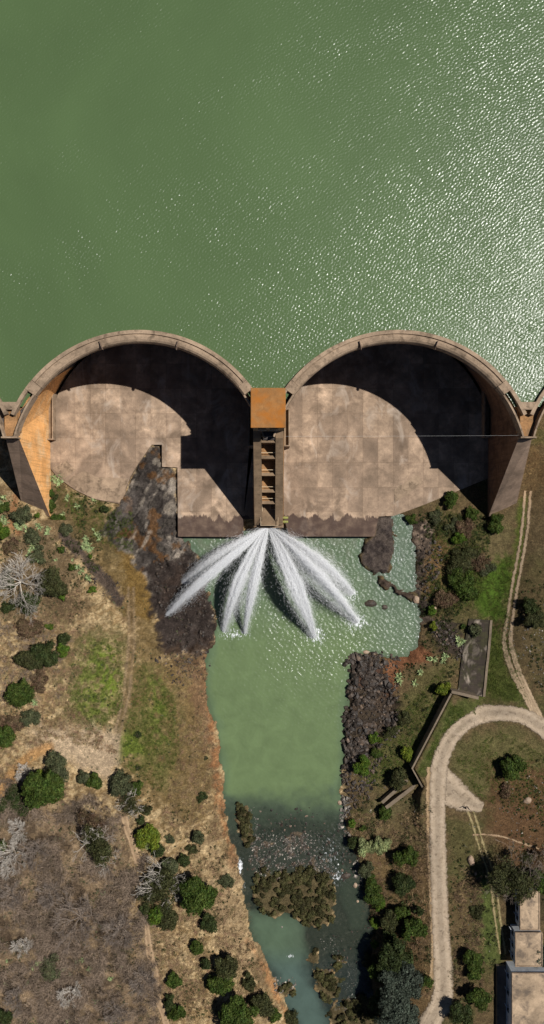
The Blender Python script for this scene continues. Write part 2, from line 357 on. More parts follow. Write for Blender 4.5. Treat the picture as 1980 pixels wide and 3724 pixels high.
# ------------------------------------------------------------------ ground colours (albedo only)
def paint_ground():
    z = GZ; k = S*(H-z)/H
    u = (U0+GX/k)/FS; v = (V0-GY/k)/FS                # overview units
    inner = (np.abs(u-685) < 1300) & (v > 1000) & (v < 3300)
    n1 = fbm(GX, GY, 6, 4, 101); n2 = fbm(GX, GY, 1.6, 4, 102); n3 = fbm(GX, GY, .7, 3, 103); n4 = fbm(GX, GY, 3, 4, 104)
    # wisps: stretched, warped noise like flattened dry grass
    wx = GX+4*n1; wy = GY+4*n4; wisp = fbm(wx+wy*.4, wy*3.2-wx*.8, 1.4, 4, 105)
    col = np.zeros(GX.shape+(3,))
    def setc(c): return np.array(c)[None, None, :]
    def lay(mask, c):
        m = np.clip(mask, 0, 1)[..., None]; col[:] = col*(1-m)+np.asarray(c)*m
    def pm(poly, soft=12, amp=30, nn=None):
        p = np.asarray(poly, float); lo = p.min(0)-soft-amp; hi = p.max(0)+soft+amp
        sel = (u > lo[0]) & (u < hi[0]) & (v > lo[1]) & (v < hi[1]); out = np.zeros(u.shape)
        if sel.any():
            d = sdist(u[sel], v[sel], p); nz = ((n2 if nn is None else nn)[sel]-.5)*2*amp+(n3[sel]-.5)*amp*.8
            out[sel] = sm(soft, -soft, d+nz)
        return out
    def lm(line, w, soft=6, amp=10):
        p = np.asarray(line, float); lo = p.min(0)-w-soft-amp; hi = p.max(0)+w+soft+amp
        sel = (u > lo[0]) & (u < hi[0]) & (v > lo[1]) & (v < hi[1]); out = np.zeros(u.shape)
        if sel.any():
            d, _ = pdist(u[sel], v[sel], p, False); out[sel] = sm(w+soft, w-soft, d+(n2[sel]-.5)*2*amp)
        return out
    tan = np.array((.36, .238, .112)); tan2 = np.array((.54, .392, .212)); brn = np.array((.155, .098, .05))
    t = sm(.35, .65, wisp)[..., None]; col[:] = tan*(1-t)*.85+tan2*t
    m = sm(.52, .7, n1); lay(m*.7, brn)
    m = sm(.6, .75, n4)*sm(.45, .6, n2); lay(m*.6, (.12, .085, .04))
    # left side
    SCRUB = [(-400,1985),(60,1990),(200,2040),(300,2080),(320,2190),(350,2300),(395,2420),(440,2700),(-400,2800)]
    sk_ = pm(SCRUB, 60, 150, n1*.6+n4*.4); lay(sk_*.7, (.225, .155, .10)); lay(sk_*sm(.42, .58, n4*.6+n2*.4)*.85, (.085, .058, .038)); lay(sk_*sm(.52, .62, n2*.5+n1*.5)*.7, (.36, .25, .15)); lay(sk_*sm(.55, .7, n3)*.4, (.05, .04, .025))
    lay(pm([(0,1330),(130,1340),(200,1420),(200,1560),(120,1600),(0,1560)], 20, 40)*.75, (.13, .09, .05))
    lay(pm([(60,1600),(170,1560),(200,1640),(150,1700),(110,1680)], 15, 40)*.5, brn)
    lay(pm([(240,1280),(330,1340),(390,1480),(420,1640),(510,1650),(530,1760),(548,1950),(500,2080),(360,2020),(290,1900),(320,1700),(330,1560),(250,1450),(130,1230)], 25, 40)*.8, (.17, .115, .045))
    lay(pm([(130,1220),(300,1270),(260,1330),(330,1400),(280,1420),(150,1330)], 15, 30)*.7, (.12, .09, .04))
    g = (.15, .205, .03); g2 = (.19, .265, .03); og = (.15, .15, .045)
    lay(pm([(190,1600),(300,1560),(330,1700),(300,1800),(230,1860),(150,1800),(160,1700)], 40, 60)*.6, (.19, .165, .065))
    lay(pm([(225,1610),(290,1620),(305,1720),(292,1790),(245,1835),(185,1800),(190,1700)], 30, 60)*sm(.3, .55, n2)*.8, g)
    lay(pm([(245,1640),(285,1635),(300,1740),(280,1770),(250,1700)], 16, 50)*sm(.35, .6, n2)*.85, g2)
    lay(pm([(350,1660),(400,1680),(445,1790),(450,1880),(420,1980),(330,1930),(285,1880),(330,1800),(370,1740)], 30, 60)*sm(.2, .5, n2)*.7, og)
    lay(pm([(370,1700),(410,1710),(430,1790),(425,1860),(380,1880),(370,1780)], 24, 55)*sm(.35, .6, n2)*.8, g)
    lay(pm([(290,1850),(350,1840),(360,1900),(310,1910)], 14, 30)*.8, g)
    lay(pm([(300,1380),(370,1390),(400,1470),(395,1560),(335,1560),(310,1470)], 20, 40)*.7, (.20, .115, .028))
    lay(lm([(330,1500),(332,1620),(318,1750),(285,1880),(270,1930)], 9, 5, 9)*.6, (.19, .125, .065))
    for o_ in (-7, 7): lay(lm([(330+o_,1480),(332+o_,1620),(318+o_,1750),(288+o_,1880),(262+o_,1950)], 2.2, 3, 5)*.75, (.34, .24, .14))
    lay(lm([(85,1700),(92,1780),(112,1860),(150,1900),(250,1940)], 8, 9, 12)*.7, (.42, .30, .19))
    lay(pm([(80,1840),(230,1820),(300,1850),(290,1960),(240,1950),(150,1900),(80,1890)], 20, 25)*.85, (.54, .40, .26))
    lay(lm([(-200,2100),(0,1990),(60,1915),(120,1880)], 14, 8, 9)*.85, (.48, .26, .10))
    lay(lm([(40,1250),(30,1320),(45,1340)], 9, 6, 6)*.8, (.36, .17, .075))
    lay(lm([(160,1350),(205,1395),(245,1440),(290,1490),(300,1510)], 13, 6, 12)*.85, (.085, .062, .055))
    lay(pm([(520,1640),(545,1830),(556,1950),(585,2110),(605,2180),(585,2180),(555,2050),(530,1900),(480,1750),(470,1680)], 12, 25)*.8, (.24, .14, .075))
    lay(lm([(518,1640),(530,1780),(545,1900),(552,1990),(565,2090),(590,2180)], 6, 9, 22)*.45, (.42, .17, .06))
    lay(lm([(625,2370),(670,2440),(700,2510),(730,2570)], 6, 5, 12)*.75, (.46, .22, .09))
    lay(pm([(530,2130),(600,2180),(620,2300),(660,2420),(600,2440),(500,2300)], 25, 35)*.5, (.40, .28, .16))
    # rock left
    rm = pm(ROCKL, 5, 12); ra_ = GX*.45+GY*.9+3*n4; rb_ = -GX*.9+GY*.45; rs_ = fbm(ra_*.35, rb_, 1.6, 5, 501); rf_ = fbm(ra_, rb_*.6, 5, 3, 502); rc = np.stack([(.075+.16*sm(.4, .7, rf_)+.10*sm(.5, .7, rs_))*(1-.7*sm(.035, .0, np.abs(rs_-.5)))]*3, -1)*np.array((1.0, .84, .70))
    m = rm[..., None]; col[:] = col*(1-m)+rc*m
    lay(rm*sm(.52, .64, fbm(ra_*.5, rb_, 4, 3, 503))*.75, (.055, .045, .04)); lay(rm*sm(.58, .68, n4)*.7, (.16, .075, .025)); lay(rm*sm(1480, 1380, v)*sm(.56, .68, rs_)*.5, (.38, .32, .25))
    lay(pm([(370,1430),(470,1390),(505,1430),(540,1530),(545,1600),(535,1645),(410,1640),(385,1560)], 10, 25)*.92, (.045, .033, .028))
    lay(pm([(420,1640),(540,1620),(530,1680),(430,1690)], 14, 30)*.6, (.10, .06, .035))
    lay(pm([(265,1310),(340,1230),(350,1260),(300,1330)], 10, 15)*.6, (.15, .125, .11))
    # right side
    right = sm(-15, 15, u-(855+(n2-.5)*30))*(sm(1270, 1290, v+0*u))
    east = np.where((v > 1000) & (u > 850), 1.0, 0)*sm(860, 880, u)
    lay(east, (.135, .092, .046)); lay(east*sm(.5, .66, n1)*.8, (.085, .08, .028)); lay(east*sm(.45, .7, wisp)*.35, (.26, .19, .09)); lay(east*sm(.55, .66, n3)*.45, (.045, .038, .02))
    lay(pm([(1060,1330),(1150,1380),(1130,1480),(1080,1540),(1060,1480)], 14, 25)*.8, (.21, .125, .055))
    lay(pm([(1110,1270),(1230,1300),(1230,1480),(1190,1540),(1110,1540),(1090,1480),(1150,1400)], 18, 35)*.7, (.10, .085, .032))
    lay(pm([(1190,1330),(1300,1290),(1290,1400),(1240,1440)], 18, 25)*.7, (.165, .13, .06))
    lay(pm([(1225,1425),(1275,1400),(1290,1450),(1272,1560),(1225,1555),(1195,1500)], 18, 25)*.92, (.075, .135, .016))
    lay(pm([(1232,1570),(1262,1590),(1275,1670),(1310,1730),(1320,1775),(1205,1750)], 16, 28)*.8, (.085, .11, .022))
    lay(lm([(1320,1260),(1310,1350),(1290,1480)], 12, 7, 10)*.75, (.09, .13, .018))
    lay(pm([(1320,1260),(1400,1230),(1400,1420),(1330,1420)], 18, 20)*.6, (.13, .095, .05))
    lay(pm([(1310,1420),(1400,1400),(1400,1740),(1340,1720),(1300,1640),(1285,1560)], 18, 28)*.6, (.10, .075, .035))
    lay(pm([(1130,1765),(1210,1765),(1240,1780),(1150,1820),(1100,1880),(1082,1960),(1045,1940)], 12, 22)*.85, (.10, .115, .032))
    lay(pm([(1060,1680),(1160,1650),(1130,1740),(1030,1930),(960,1990),(900,1960),(930,1880),(1000,1790)], 16, 30)*.7, (.12, .11, .04))
    lay(pm([(1140,1880),(1200,1840),(1290,1830),(1370,1880),(1380,2010),(1260,2010),(1180,1990),(1135,1930)], 22, 25)*.75, (.13, .12, .045))
    lay(pm([(1240,1920),(1400,1930),(1400,2200),(1300,2180),(1230,2090)], 22, 30)*.85, (.135, .072, .036))
    lay(pm([(1125,2060),(1190,2060),(1230,2200),(1240,2350),(1250,2450),(1190,2480),(1135,2300)], 14, 25)*.75, (.095, .088, .032))
    lay(pm([(1205,2190),(1240,2210),(1262,2350),(1262,2440),(1215,2420),(1205,2300)], 12, 15)*.8, (.085, .115, .028))
    lay(pm([(1130,2200),(1190,2230),(1190,2450),(1130,2400)], 14, 40)*.6, (.17, .11, .055))
    lay(pm([(880,2060),(1080,2040),(1085,2576),(960,2700),(950,2400),(930,2230)], 16, 28)*.65, (.19, .118, .055))
    lay(pm([(940,2000),(1080,1990),(1085,2150),(900,2120)], 16, 28)*.5, (.15, .13, .06))
    lay(pm([(1255,2200),(1400,2180),(1400,2320),(1280,2330)], 14, 20)*.8, (.06, .045, .024))
    # rock and rubble right
    rm = pm(ROCKR, 5, 14); lay(rm, (.13, .095, .07)); lay(rm*sm(.5, .6, n2)*.85, (.05, .038, .032)); lay(rm*sm(1400, 1330, v)*sm(.45, .6, n3)*.85, (.36, .26, .19))
    rm = pm(ROCKC, 4, 8); lay(rm, (.11, .085, .07)); lay(rm*sm(.48, .6, n2)*.8, (.045, .035, .032))
    lay(pm([(1080,1560),(1150,1560),(1165,1650),(1110,1640)], 8, 20)*.8, (.05, .038, .034))
    lay(pm([(965,1660),(1010,1650),(1050,1620),(1085,1640),(1080,1668),(1010,1680),(995,1740),(965,1760),(955,1710)], 7, 12)*.95, (.205, .088, .043))
    lay(pm(RUBBLE, 12, 24)*.8, (.075, .052, .04)); lay(pm(RUBBLE, 12, 24)*sm(.5, .62, n2)*.7, (.03, .024, .02)); lay(pm([(905,1655),(960,1665),(955,1730),(900,1725)], 10, 14)*.7, (.12, .06, .042))
    lay(pm(ARM, 3, 3), (.085, .06, .045))
    # river bed and bars
    wet = (GZ < .05) & (v > 1300) & (v < 2750) & (u > 420) & (u < 1080)
    lay(wet*1.0, (.06, .046, .033)); lay(wet*sm(.6, .72, n3)*.6, (.14, .11, .08))
    for isl in (BAR,): lay(pm(isl, 10, 14)*.85, (.105, .082, .062)); lay(pm(isl, 10, 14)*sm(.5, .6, n3)*.6, (.06, .05, .04))
    for isl in (ISL_A, ISL_B, ISL_C, ISL_D, ISL_E, ISL_F, ISL_G): lay(pm(isl, 6, 6)*.95, (.10, .078, .038))
    # under the aprons / far field
    far = np.where(inner, 0, 1.0); base = np.array((.20, .15, .08))*(.7+.6*n1[..., None])
    col[:] = np.where(inner[..., None], col, base)
    # fine patchiness of real ground
    col *= (.55+.9*n3)[..., None]*(.75+.5*n2)[..., None]
    col[:] = np.clip(col, .01, .8)
    return col
gcol = paint_ground()

M_ground, nt, b = nmat('ground_soil_and_grass')
ca = attr(nt, 'gcol'); p = pos(nt)
f1 = noise(nt, p, 2.6, 6, .72, .8); f2 = noise(nt, p, 9, 4, .7); st = noise(nt, pos(nt, (1, 3.2, 1), .5), 1.8, 5, .7, 1.5)
c = mix(nt, ca.outputs['Color'], ramp(nt, f1, [(.3, .5), (.5, .95), (.72, 1.6)]), 1.0, 'MULTIPLY')
c = mix(nt, c, ramp(nt, st, [(.32, .6), (.5, 1.0), (.7, 1.45)]), .9, 'MULTIPLY')
c = mix(nt, c, ramp(nt, f2, [(.3, .7), (.7, 1.3)]), 1.0, 'MULTIPLY')
nt.links.new(c, b.inputs['Base Color']); b.inputs['Roughness'].default_value = .95; b.inputs['Specular IOR Level'].default_value = .1
bump(nt, b, math_(nt, 'ADD', f1, math_(nt, 'ADD', math_(nt, 'MULTIPLY', f2, .4), st)), .35, .9)

def grid_obj(name, X, Y, Z, mat, col=None, keep=None, extra=None):
    ny, nx = X.shape; V = np.stack([X, Y, Z], -1).reshape(-1, 3)
    idx = np.arange(nx*ny).reshape(ny, nx)
    q = np.stack([idx[:-1, :-1], idx[:-1, 1:], idx[1:, 1:], idx[1:, :-1]], -1).reshape(-1, 4)
    if keep is not None:
        kf = keep.reshape(-1)[q].any(1); q = q[kf]
        used = np.unique(q); remap = -np.ones(len(V), int); remap[used] = np.arange(len(used)); q = remap[q]; V = V[used]
    else: used = np.arange(len(V))
    mb = MB(); mb.add(V, q); o = mb.build(name, mat, smooth=True)
    if col is not None:
        a = o.data.attributes.new('gcol', 'FLOAT_COLOR', 'POINT'); cc = np.ones((len(used), 4), np.float32); cc[:, :3] = col.reshape(-1, 3)[used]; a.data.foreach_set('color', cc.reshape(-1))
    for nme, arr in (extra or {}).items():
        a = o.data.attributes.new(nme, 'FLOAT', 'POINT'); a.data.foreach_set('value', arr.reshape(-1)[used].astype(np.float32))
    return o
tag(grid_obj('ground', GX, GY, GZ, M_ground, gcol), 'dry grass, bare soil and rock valley floor below the dam', kind='structure')

# ------------------------------------------------------------------ water
def water_mat(name, base, rough, river=False):
    m, nt, b = nmat(name); nt.nodes.remove(b)
    p0 = pos(nt)
    # long gusts modulate the chop
    wv1 = noise(nt, pos(nt, (1, 2.1, 1), R(-22)), .95, 3, .55, .5)
    wv2 = noise(nt, pos(nt, (1.0, 1.7, 1), R(-38)), 2.1, 3, .6, .4)
    wv3 = noise(nt, pos(nt, (1, 1.3, 1), R(20)), .33, 2, .5)
    gust = ramp(nt, noise(nt, pos(nt, (1, 2.4, 1), R(-22)), .045, 4, .6, .4), [(.3, .55), (.7, 1.3)])
    h = math_(nt, 'ADD', math_(nt, 'MULTIPLY', wv1, 1.0), math_(nt, 'ADD', math_(nt, 'MULTIPLY', wv2, .5), math_(nt, 'MULTIPLY', wv3, .6)))
    h = math_(nt, 'MULTIPLY', h, gust)
    if river: h = math_(nt, 'MULTIPLY', math_(nt, 'ADD', wv1, math_(nt, 'MULTIPLY', wv2, .6)), attr(nt, 'chop').outputs['Fac'])
    bp = nt.nodes.new('ShaderNodeBump'); bp.inputs['Distance'].default_value = .06; bp.inputs['Strength'].default_value = 1
    nt.links.new(h, bp.inputs['Height'])
    diff = N(nt, 'ShaderNodeBsdfDiffuse'); up_ = N(nt, 'ShaderNodeCombineXYZ'); up_.inputs[2].default_value = 1; nt.links.new(up_.outputs[0], diff.inputs['Normal'])
    if river:
        c = attr(nt, 'gcol').outputs['Color']; fo = attr(nt, 'foam').outputs['Fac']
        fn = ramp(nt, noise(nt, pos(nt, (2.2, 1, 1)), 1.1, 6, .75, .5), [(.4, 0), (.62, 1)])
        fm = ramp(nt, math_(nt, 'ADD', fo, math_(nt, 'MULTIPLY', math_(nt, 'SUBTRACT', fn, .6), .8)), [(.45, 0), (.75, 1)])
        c = mix(nt, c, ramp(nt, noise(nt, p0, .25, 4, .6, .5), [(.3, .88), (.7, 1.12)]), 1.0, 'MULTIPLY')
        c = mix(nt, c, (.8, .82, .84), fm); nt.links.new(c, diff.inputs['Color'])
        tr = N(nt, 'ShaderNodeBsdfTransparent'); tr.inputs['Color'].default_value = (.66, .72, .74, 1)
        mt = N(nt, 'ShaderNodeMixShader'); tb = attr(nt, 'turb').outputs['Fac']
        nt.links.new(math_(nt, 'MAXIMUM', tb, fm), mt.inputs[0]); nt.links.new(tr.outputs[0], mt.inputs[1]); nt.links.new(diff.outputs[0], mt.inputs[2]); body = mt.outputs[0]
    else:
        c = mix(nt, base, ramp(nt, noise(nt, p0, .018, 4, .6, .6), [(.3, .88), (.7, 1.12)]), 1.0, 'MULTIPLY')
        nt.links.new(c, diff.inputs['Color']); body = diff.outputs[0]
    g1 = N(nt, 'ShaderNodeBsdfGlossy'); g1.inputs['Roughness'].default_value = rough; nt.links.new(bp.outputs[0], g1.inputs['Normal'])
    g2 = N(nt, 'ShaderNodeBsdfGlossy'); g2.inputs['Roughness'].default_value = .385; nt.links.new(bp.outputs[0], g2.inputs['Normal'])
    gl = N(nt, 'ShaderNodeMixShader'); gl.inputs[0].default_value = .5; nt.links.new(g1.outputs[0], gl.inputs[1]); nt.links.new(g2.outputs[0], gl.inputs[2])
    fr = N(nt, 'ShaderNodeFresnel'); fr.inputs['IOR'].default_value = 1.5; nt.links.new(bp.outputs[0], fr.inputs['Normal'])
    mx = N(nt, 'ShaderNodeMixShader'); nt.links.new(fr.outputs[0], mx.inputs[0]); nt.links.new(body, mx.inputs[1]); nt.links.new(gl.outputs[0], mx.inputs[2])
    nt.links.new(mx.outputs[0], nt.nodes['Material Output'].inputs[0]); return m
M_res = water_mat('green_reservoir_water', (.080, .126, .050), .2)
M_riv = water_mat('river_water', (.15, .24, .12), .2, True)

def waves(x, y, slope, wl=(.8, 3.2), head=110, spread=42, n=64, seed=5):
    r = np.random.default_rng(seed); h = np.zeros(x.shape); tot = 0
    for i in range(n):
        L = wl[0]*(wl[1]/wl[0])**r.random(); k = 2*math.pi/L; a_ = R(head+r.normal(0, spread)); A = L**.95
        h += A*np.sin(k*(math.cos(a_)*x+math.sin(a_)*y)+r.random()*2*math.pi); tot += (A*k)**2/2
    return h*slope/math.sqrt(tot/2)
rx_ = axis(-63, 63, .125, (-640, 640)); ry_ = axis(22.6, 113, .125, (15.9, 900))
RX_, RY_ = np.meshgrid(rx_, ry_)
g_ = fbm(RX_*.9+RY_*.35, RY_*2.2-RX_*.8, 26, 4, 200); g2_ = fbm(RX_, RY_, 7, 3, 201)
amp = np.clip(.7+1.5*(g_-.32), .65, 1.5)*(.75+.5*g2_)*(.80+.30*sm(85, 32, RY_))
fade = sm(110, 76, np.abs(RX_))*sm(160, 118, RY_)
RZ_ = ZR+waves(RX_, RY_, .18, (.28, .95), 110, 38, 80)*amp*fade
acs = np.array([AC[0]-PITCH]+AC+[AC[3]+PITCH]); near_ = acs[np.argmin(np.abs(RX_[..., None]-acs), -1)]
out_ = (np.hypot(RX_-near_, RY_-CYL) > 29.0) & ((RY_ > 23.0) | (np.abs(RX_) > 142))
tag(grid_obj('reservoir_water', RX_, RY_, RZ_, M_res, keep=out_), 'green rippled reservoir water with sun glitter behind the dam', kind='structure')

wx = np.arange(-34, 43, .165); wy = np.arange(-136, 3, .165); WX, WY = np.meshgrid(wx, wy)
sd = sdist(WX, WY, riverW); wu = (U0+WX/S)/FS; wv = (V0-WY/S)/FS
wn = fbm(WX, WY, 5, 4, 55); wn2 = fbm(WX, WY, 1.5, 3, 56)
ground_here = gzv(WX, WY)
col = np.zeros(WX.shape+(3,)); col[:] = (.130, .182, .080)
def wl(m, c): 
    m = np.clip(m, 0, 1)[..., None]; col[:] = col*(1-m)+np.array(c)*m
wl(sm(1640, 1450, wv+(wn-.5)*60)*.8, (.105, .148, .092)); wl(sm(.45, .7, wn2)*sm(1500, 1400, wv)*.3, (.17, .17, .13)); wl(sm(-3, 0, sd+(wn-.5)*3)*.35, (.085, .135, .095))
wl(sm(880, 990, wu)*sm(1700, 1600, wv)*.6, (.115, .155, .11))
wl(sm(1960, 2060, wv+(wn-.5)*90)*.8, (.07, .10, .072))
wl(sm(2250, 2350, wv)*.5*sm(760, 700, wu), (.10, .15, .09)); wl(sm(2370, 2450, wv)*.7, (.075, .115, .105))
# how cloudy: 1 deep and milky, low over the shallows
turb = np.clip(.97-.78*sm(1965, 2110, wv+(wn-.5)*90), 0, 1)
pool2 = [(622,2290),(650,2290),(700,2300),(740,2300),(770,2330),(775,2390),(770,2440),(810,2520),(850,2640),(770,2640),(700,2480),(640,2370)]
turb = np.maximum(turb, .9*sm(25, -25, sdist(wu, wv, pool2)+(wn-.5)*40))
turb = np.maximum(turb, .32*sm(20, -20, sdist(wu, wv, [(845,2150),(900,2190),(930,2290),(940,2350),(880,2340),(850,2260)])+(wn-.5)*20))
turb = turb*np.where(wv < 2000, .75+.25*sm(0, 1.2, -sd), 1); 
foam = np.zeros(WX.shape)
def fblob(u_, v_, rx, ry, a): 
    global foam
    foam = np.maximum(foam, a*np.exp(-((wu-u_)/rx)**2-((wv-v_)/ry)**2))
for q in ((604,2180,9,26,1.0),(612,2230,6,16,.8),(850,2205,22,26,.62),(830,2150,45,60,.42),(733,2406,10,5,.8),(800,1588,14,10,.8),(902,1560,14,12,.9),(888,1492,16,10,.9),(563,1588,12,9,.7),(616,1592,9,9,.7),(458,1475,14,14,.8),(1055,1602,5,3,.8),(795,1600,34,26,.66),(896,1565,40,28,.66),(880,1500,40,24,.55),(590,1595,44,20,.58),(680,1400,60,30,.4),(1000,1400,30,60,.34),(700,1560,50,40,.3)): fblob(*q)
chop = .45+.9*sm(1660, 1480, wv+(wn-.5)*120)*sm(-99, 0, wu)+.55*sm(1800, 1640, wv)*sm(600, 760, wu)
chop = chop+.35*sm(640, 720, wu)*sm(1760, 1660, wv); chop = np.where(wv > 1830, .3, chop); chop = np.maximum(chop, 1.3*np.exp(-((wu-840)/50)**2-((wv-2140)/80)**2)); chop = np.maximum(chop, .9*np.exp(-((wu-605)/20)**2-((wv-2190)/70)**2))
M_ = (sd < 2.2)
tag(grid_obj('river_water', WX, WY, waves(WX, WY, .18, (.38, 1.7), 60, 60, 70, 8)*chop*sm(.2, -1.5, sd), M_riv, col, M_, dict(turb=turb, foam=foam, chop=chop)), 'milky green river pool running from the dam into rocky shallows', kind='structure')

# ------------------------------------------------------------------ dam
dam = thing('arch_dam', (-.8, 9, 0), 'weathered brown concrete multiple-arch dam with sloping buttresses holding back the green reservoir', 'dam')
ZB = -1.0
def arch(cx):
    nseg = 96; T = R(90)
    mb = MB()
    # barrel: thick curved shell leaning upstream as it goes down
    top_i = []; 
    def ring(r, z, f):
        cy = CYL+BASEY*(1-f); out = []
        for i in range(nseg+1):
            t = -T+2*T*i/nseg; yy = cy+r*math.cos(t); xx = r*math.sin(t)
            lim = 26.95 if r < 29 else 28.18
            out.append((cx+max(-lim, min(lim, xx)), max(yy, 16.25+(1-f)*-4), z))
        return out
    zs = [ZB, 6, 14, 20, 24.4]
    n = nseg+1; V = []
    for z in zs:
        f = (z-0)/(ZC); V += ring(RI, z, f)
    for z in zs[::-1]:
        f = z/ZC; V += ring(RO+.15*(1-f), z, f)
    rows = 2*len(zs)
    fc = [(r*n+i, r*n+i+1, ((r+1) % rows)*n+i+1, ((r+1) % rows)*n+i) for r in range(rows) for i in range(nseg)]
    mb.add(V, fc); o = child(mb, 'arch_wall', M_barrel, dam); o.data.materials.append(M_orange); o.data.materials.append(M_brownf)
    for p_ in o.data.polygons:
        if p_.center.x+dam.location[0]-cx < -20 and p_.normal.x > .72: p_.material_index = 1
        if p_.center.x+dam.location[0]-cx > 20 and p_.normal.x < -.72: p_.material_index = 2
    # rounded overflow crest, full section between +-50 degrees
    def sweep(prof, t0, t1, m, name, parent=dam, seg=72, var=None):
        mb = MB(); k = len(prof); V = []
        for i in range(seg+1):
            t = t0+(t1-t0)*i/seg
            for r, z in prof: V.append((cx+r*math.sin(t), CYL+r*math.cos(t), z))
        fc = [(i*k+j, i*k+(j+1) % k, (i+1)*k+(j+1) % k, (i+1)*k+j) for i in range(seg) for j in range(k)]
        fc += [tuple(range(k))[::-1], tuple(seg*k+j for j in range(k))]
        mb.add(V, fc); return child(mb, name, m, parent)
    crest = sweep([(RI-.05,24.3),(RI-.05,25.3),(RI+.12,25.8),(RI+.5,26.15),(RI+1.0,26.32),(RI+1.45,26.34),(RI+1.5,26.16),(RI+1.62,26.16),(RI+1.66,26.5),(RO+.06,26.5),(RO+.06,24.3)], R(-50), R(50), M_crest, 'crest')
    for s in (-1, 1):
        a0, a1 = sorted((s*R(50.15), s*R(54.6)))
        sweep([(RI-.02,24.35),(RI-.02,26.05),(RI+.3,26.45),(RO-.7,26.6),(RO+.08,26.55),(RO+.08,24.35)], a0, a1, M_crest, 'crest_block', seg=6)
        a0, a1 = sorted((s*R(54.7), s*R(75.2)))
        sweep([(RI-.1,24.0),(RI-.1,26.6),(RI+.28,26.6),(RI+.28,24.0)], a0, a1, M_crest, 'parapet', seg=20)
        a0, a1 = sorted((s*R(54.7), s*R(66.5)))
        sweep([(RO-.72,24.0),(RO-.72,26.55),(RO+.07,26.55),(RO+.07,24.0)], a0, a1, M_crest, 'parapet', seg=12)
        # splitter fin on the crest
        t = s*R(17); mb = MB(); tx, ty = math.cos(t), -math.sin(t)
        def pt(r, z, o): return (cx+r*math.sin(t)+tx*o, CYL+r*math.cos(t)+ty*o, z)
        V = [pt(r, z, o) for o in (-.07, .07) for r, z in ((RI-.5, 25.3), (RI-.5, 26.0), (RI+.1, 26.75), (RI+1.3, 26.9), (RI+1.3, 26.0), (RI+.1, 25.5))]
        mb.add(V, [(5,4,3,2,1,0),(6,7,8,9,10,11)]+[(i,(i+1)%6,6+(i+1)%6,6+i) for i in range(6)]); child(mb, 'splitter_fin', M_conc, dam)
for cx in AC: arch(cx)

def buttress(xc, central=False, sx=1, face_e=M_orange, face_w=M_brownf):
    """sx=+1: outer (battered) side is east, -1: west"""
    i0 = xc-sx*1.45; mb = MB()
    # y,z outline of the side; outer face battered
    side = [(30.5, ZB), (25.5, 14), (23.6, 24.6), (16.3, 24.6), (-1.2, 2.6), (-1.9, ZB)]
    def xo(z): return xc+sx*(1.45+4.6*(1-max(0, z)/24.6)**1.1)
    inn = [(i0, y, z) for y, z in side]; out = [(xo(z), y+(2.6 if z < 5 and y < 0 else 0), z) for y, z in side]
    n = len(side); V = inn+out
    f_in = tuple(range(n)); f_out = tuple(range(n, 2*n))
    rest = [(i, (i+1) % n, n+(i+1) % n, n+i) for i in range(n)]
    mb.add(V, [f_in[::-1] if sx > 0 else f_in, f_out if sx > 0 else f_out[::-1]]+[q if sx < 0 else q[::-1] for q in rest])
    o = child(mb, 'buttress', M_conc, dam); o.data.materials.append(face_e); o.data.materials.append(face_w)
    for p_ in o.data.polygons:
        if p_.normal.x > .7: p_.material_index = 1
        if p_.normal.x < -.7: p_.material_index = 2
    # head: floor slab and end wall between the two arches
    hb = MB(); hb.box(xc-1.4, xc+1.4, 16.6, 22.2, 24.6, 25.3); child(hb, 'head_floor', M_ochre, dam)
    hb = MB(); hb.box(xc-1.7, xc+1.7, 16.05, 16.38, 24.2, 26.62); child(hb, 'end_wall', M_crest, dam)
    hb = MB(); hb.prism([(xc-1.55, 22.25), (xc+1.55, 22.25), (xc+2.6, 23.9), (xc-2.6, 23.9)], 24.0, 26.5); child(hb, 'head_wall', M_crest, dam)
    hb = MB()
    for s in (-1, 1):
        hb.prism([(xc+s*1.75, 17.5), (xc+s*1.75, 22.3), (xc+s*5.1, 25.6), (xc+s*4.4, 25.9), (xc+s*.9, 22.3), (xc+s*.9, 17.5)], 23.6, 24.75)
    child(hb, 'trough_floor', M_ochre, dam)
buttress((AC[0]+AC[1])/2, sx=-1); buttress((AC[2]+AC[3])/2, sx=1)
buttress(AC[0]-PITCH/2, sx=-1); buttress(AC[3]+PITCH/2, sx=1)

# drainage channels at the foot of the piers
def channel(x0, x1, y0, y1, zt, side):
    t = .28; mb = MB(); mb.box(min(x0,x1), max(x0,x1), y0, y0+t, .5, zt)
    xw = x1; mb.box(min(xw, xw-side*t), max(xw, xw-side*t), y0+t, y1, .5, zt); child(mb, 'drain_wall', M_crest, dam)
    mb = MB(); mb.box(min(x0,x1-side*t), max(x0,x1-side*t), y0+t, y1, .5, zt-1.1); child(mb, 'drain_floor', M_stair, dam)
channel(-55.65, -54.2, 17.9, 33, 5.0, 1)
channel(55.5-1.5, 54.1-1.5+0, 18.5, 33, 5.0, -1)
channel(2.95, 4.3, 15.9, 25, 9.0, 1)
channel(-4.35, -5.7, 15.9, 25, 9.0, -1)

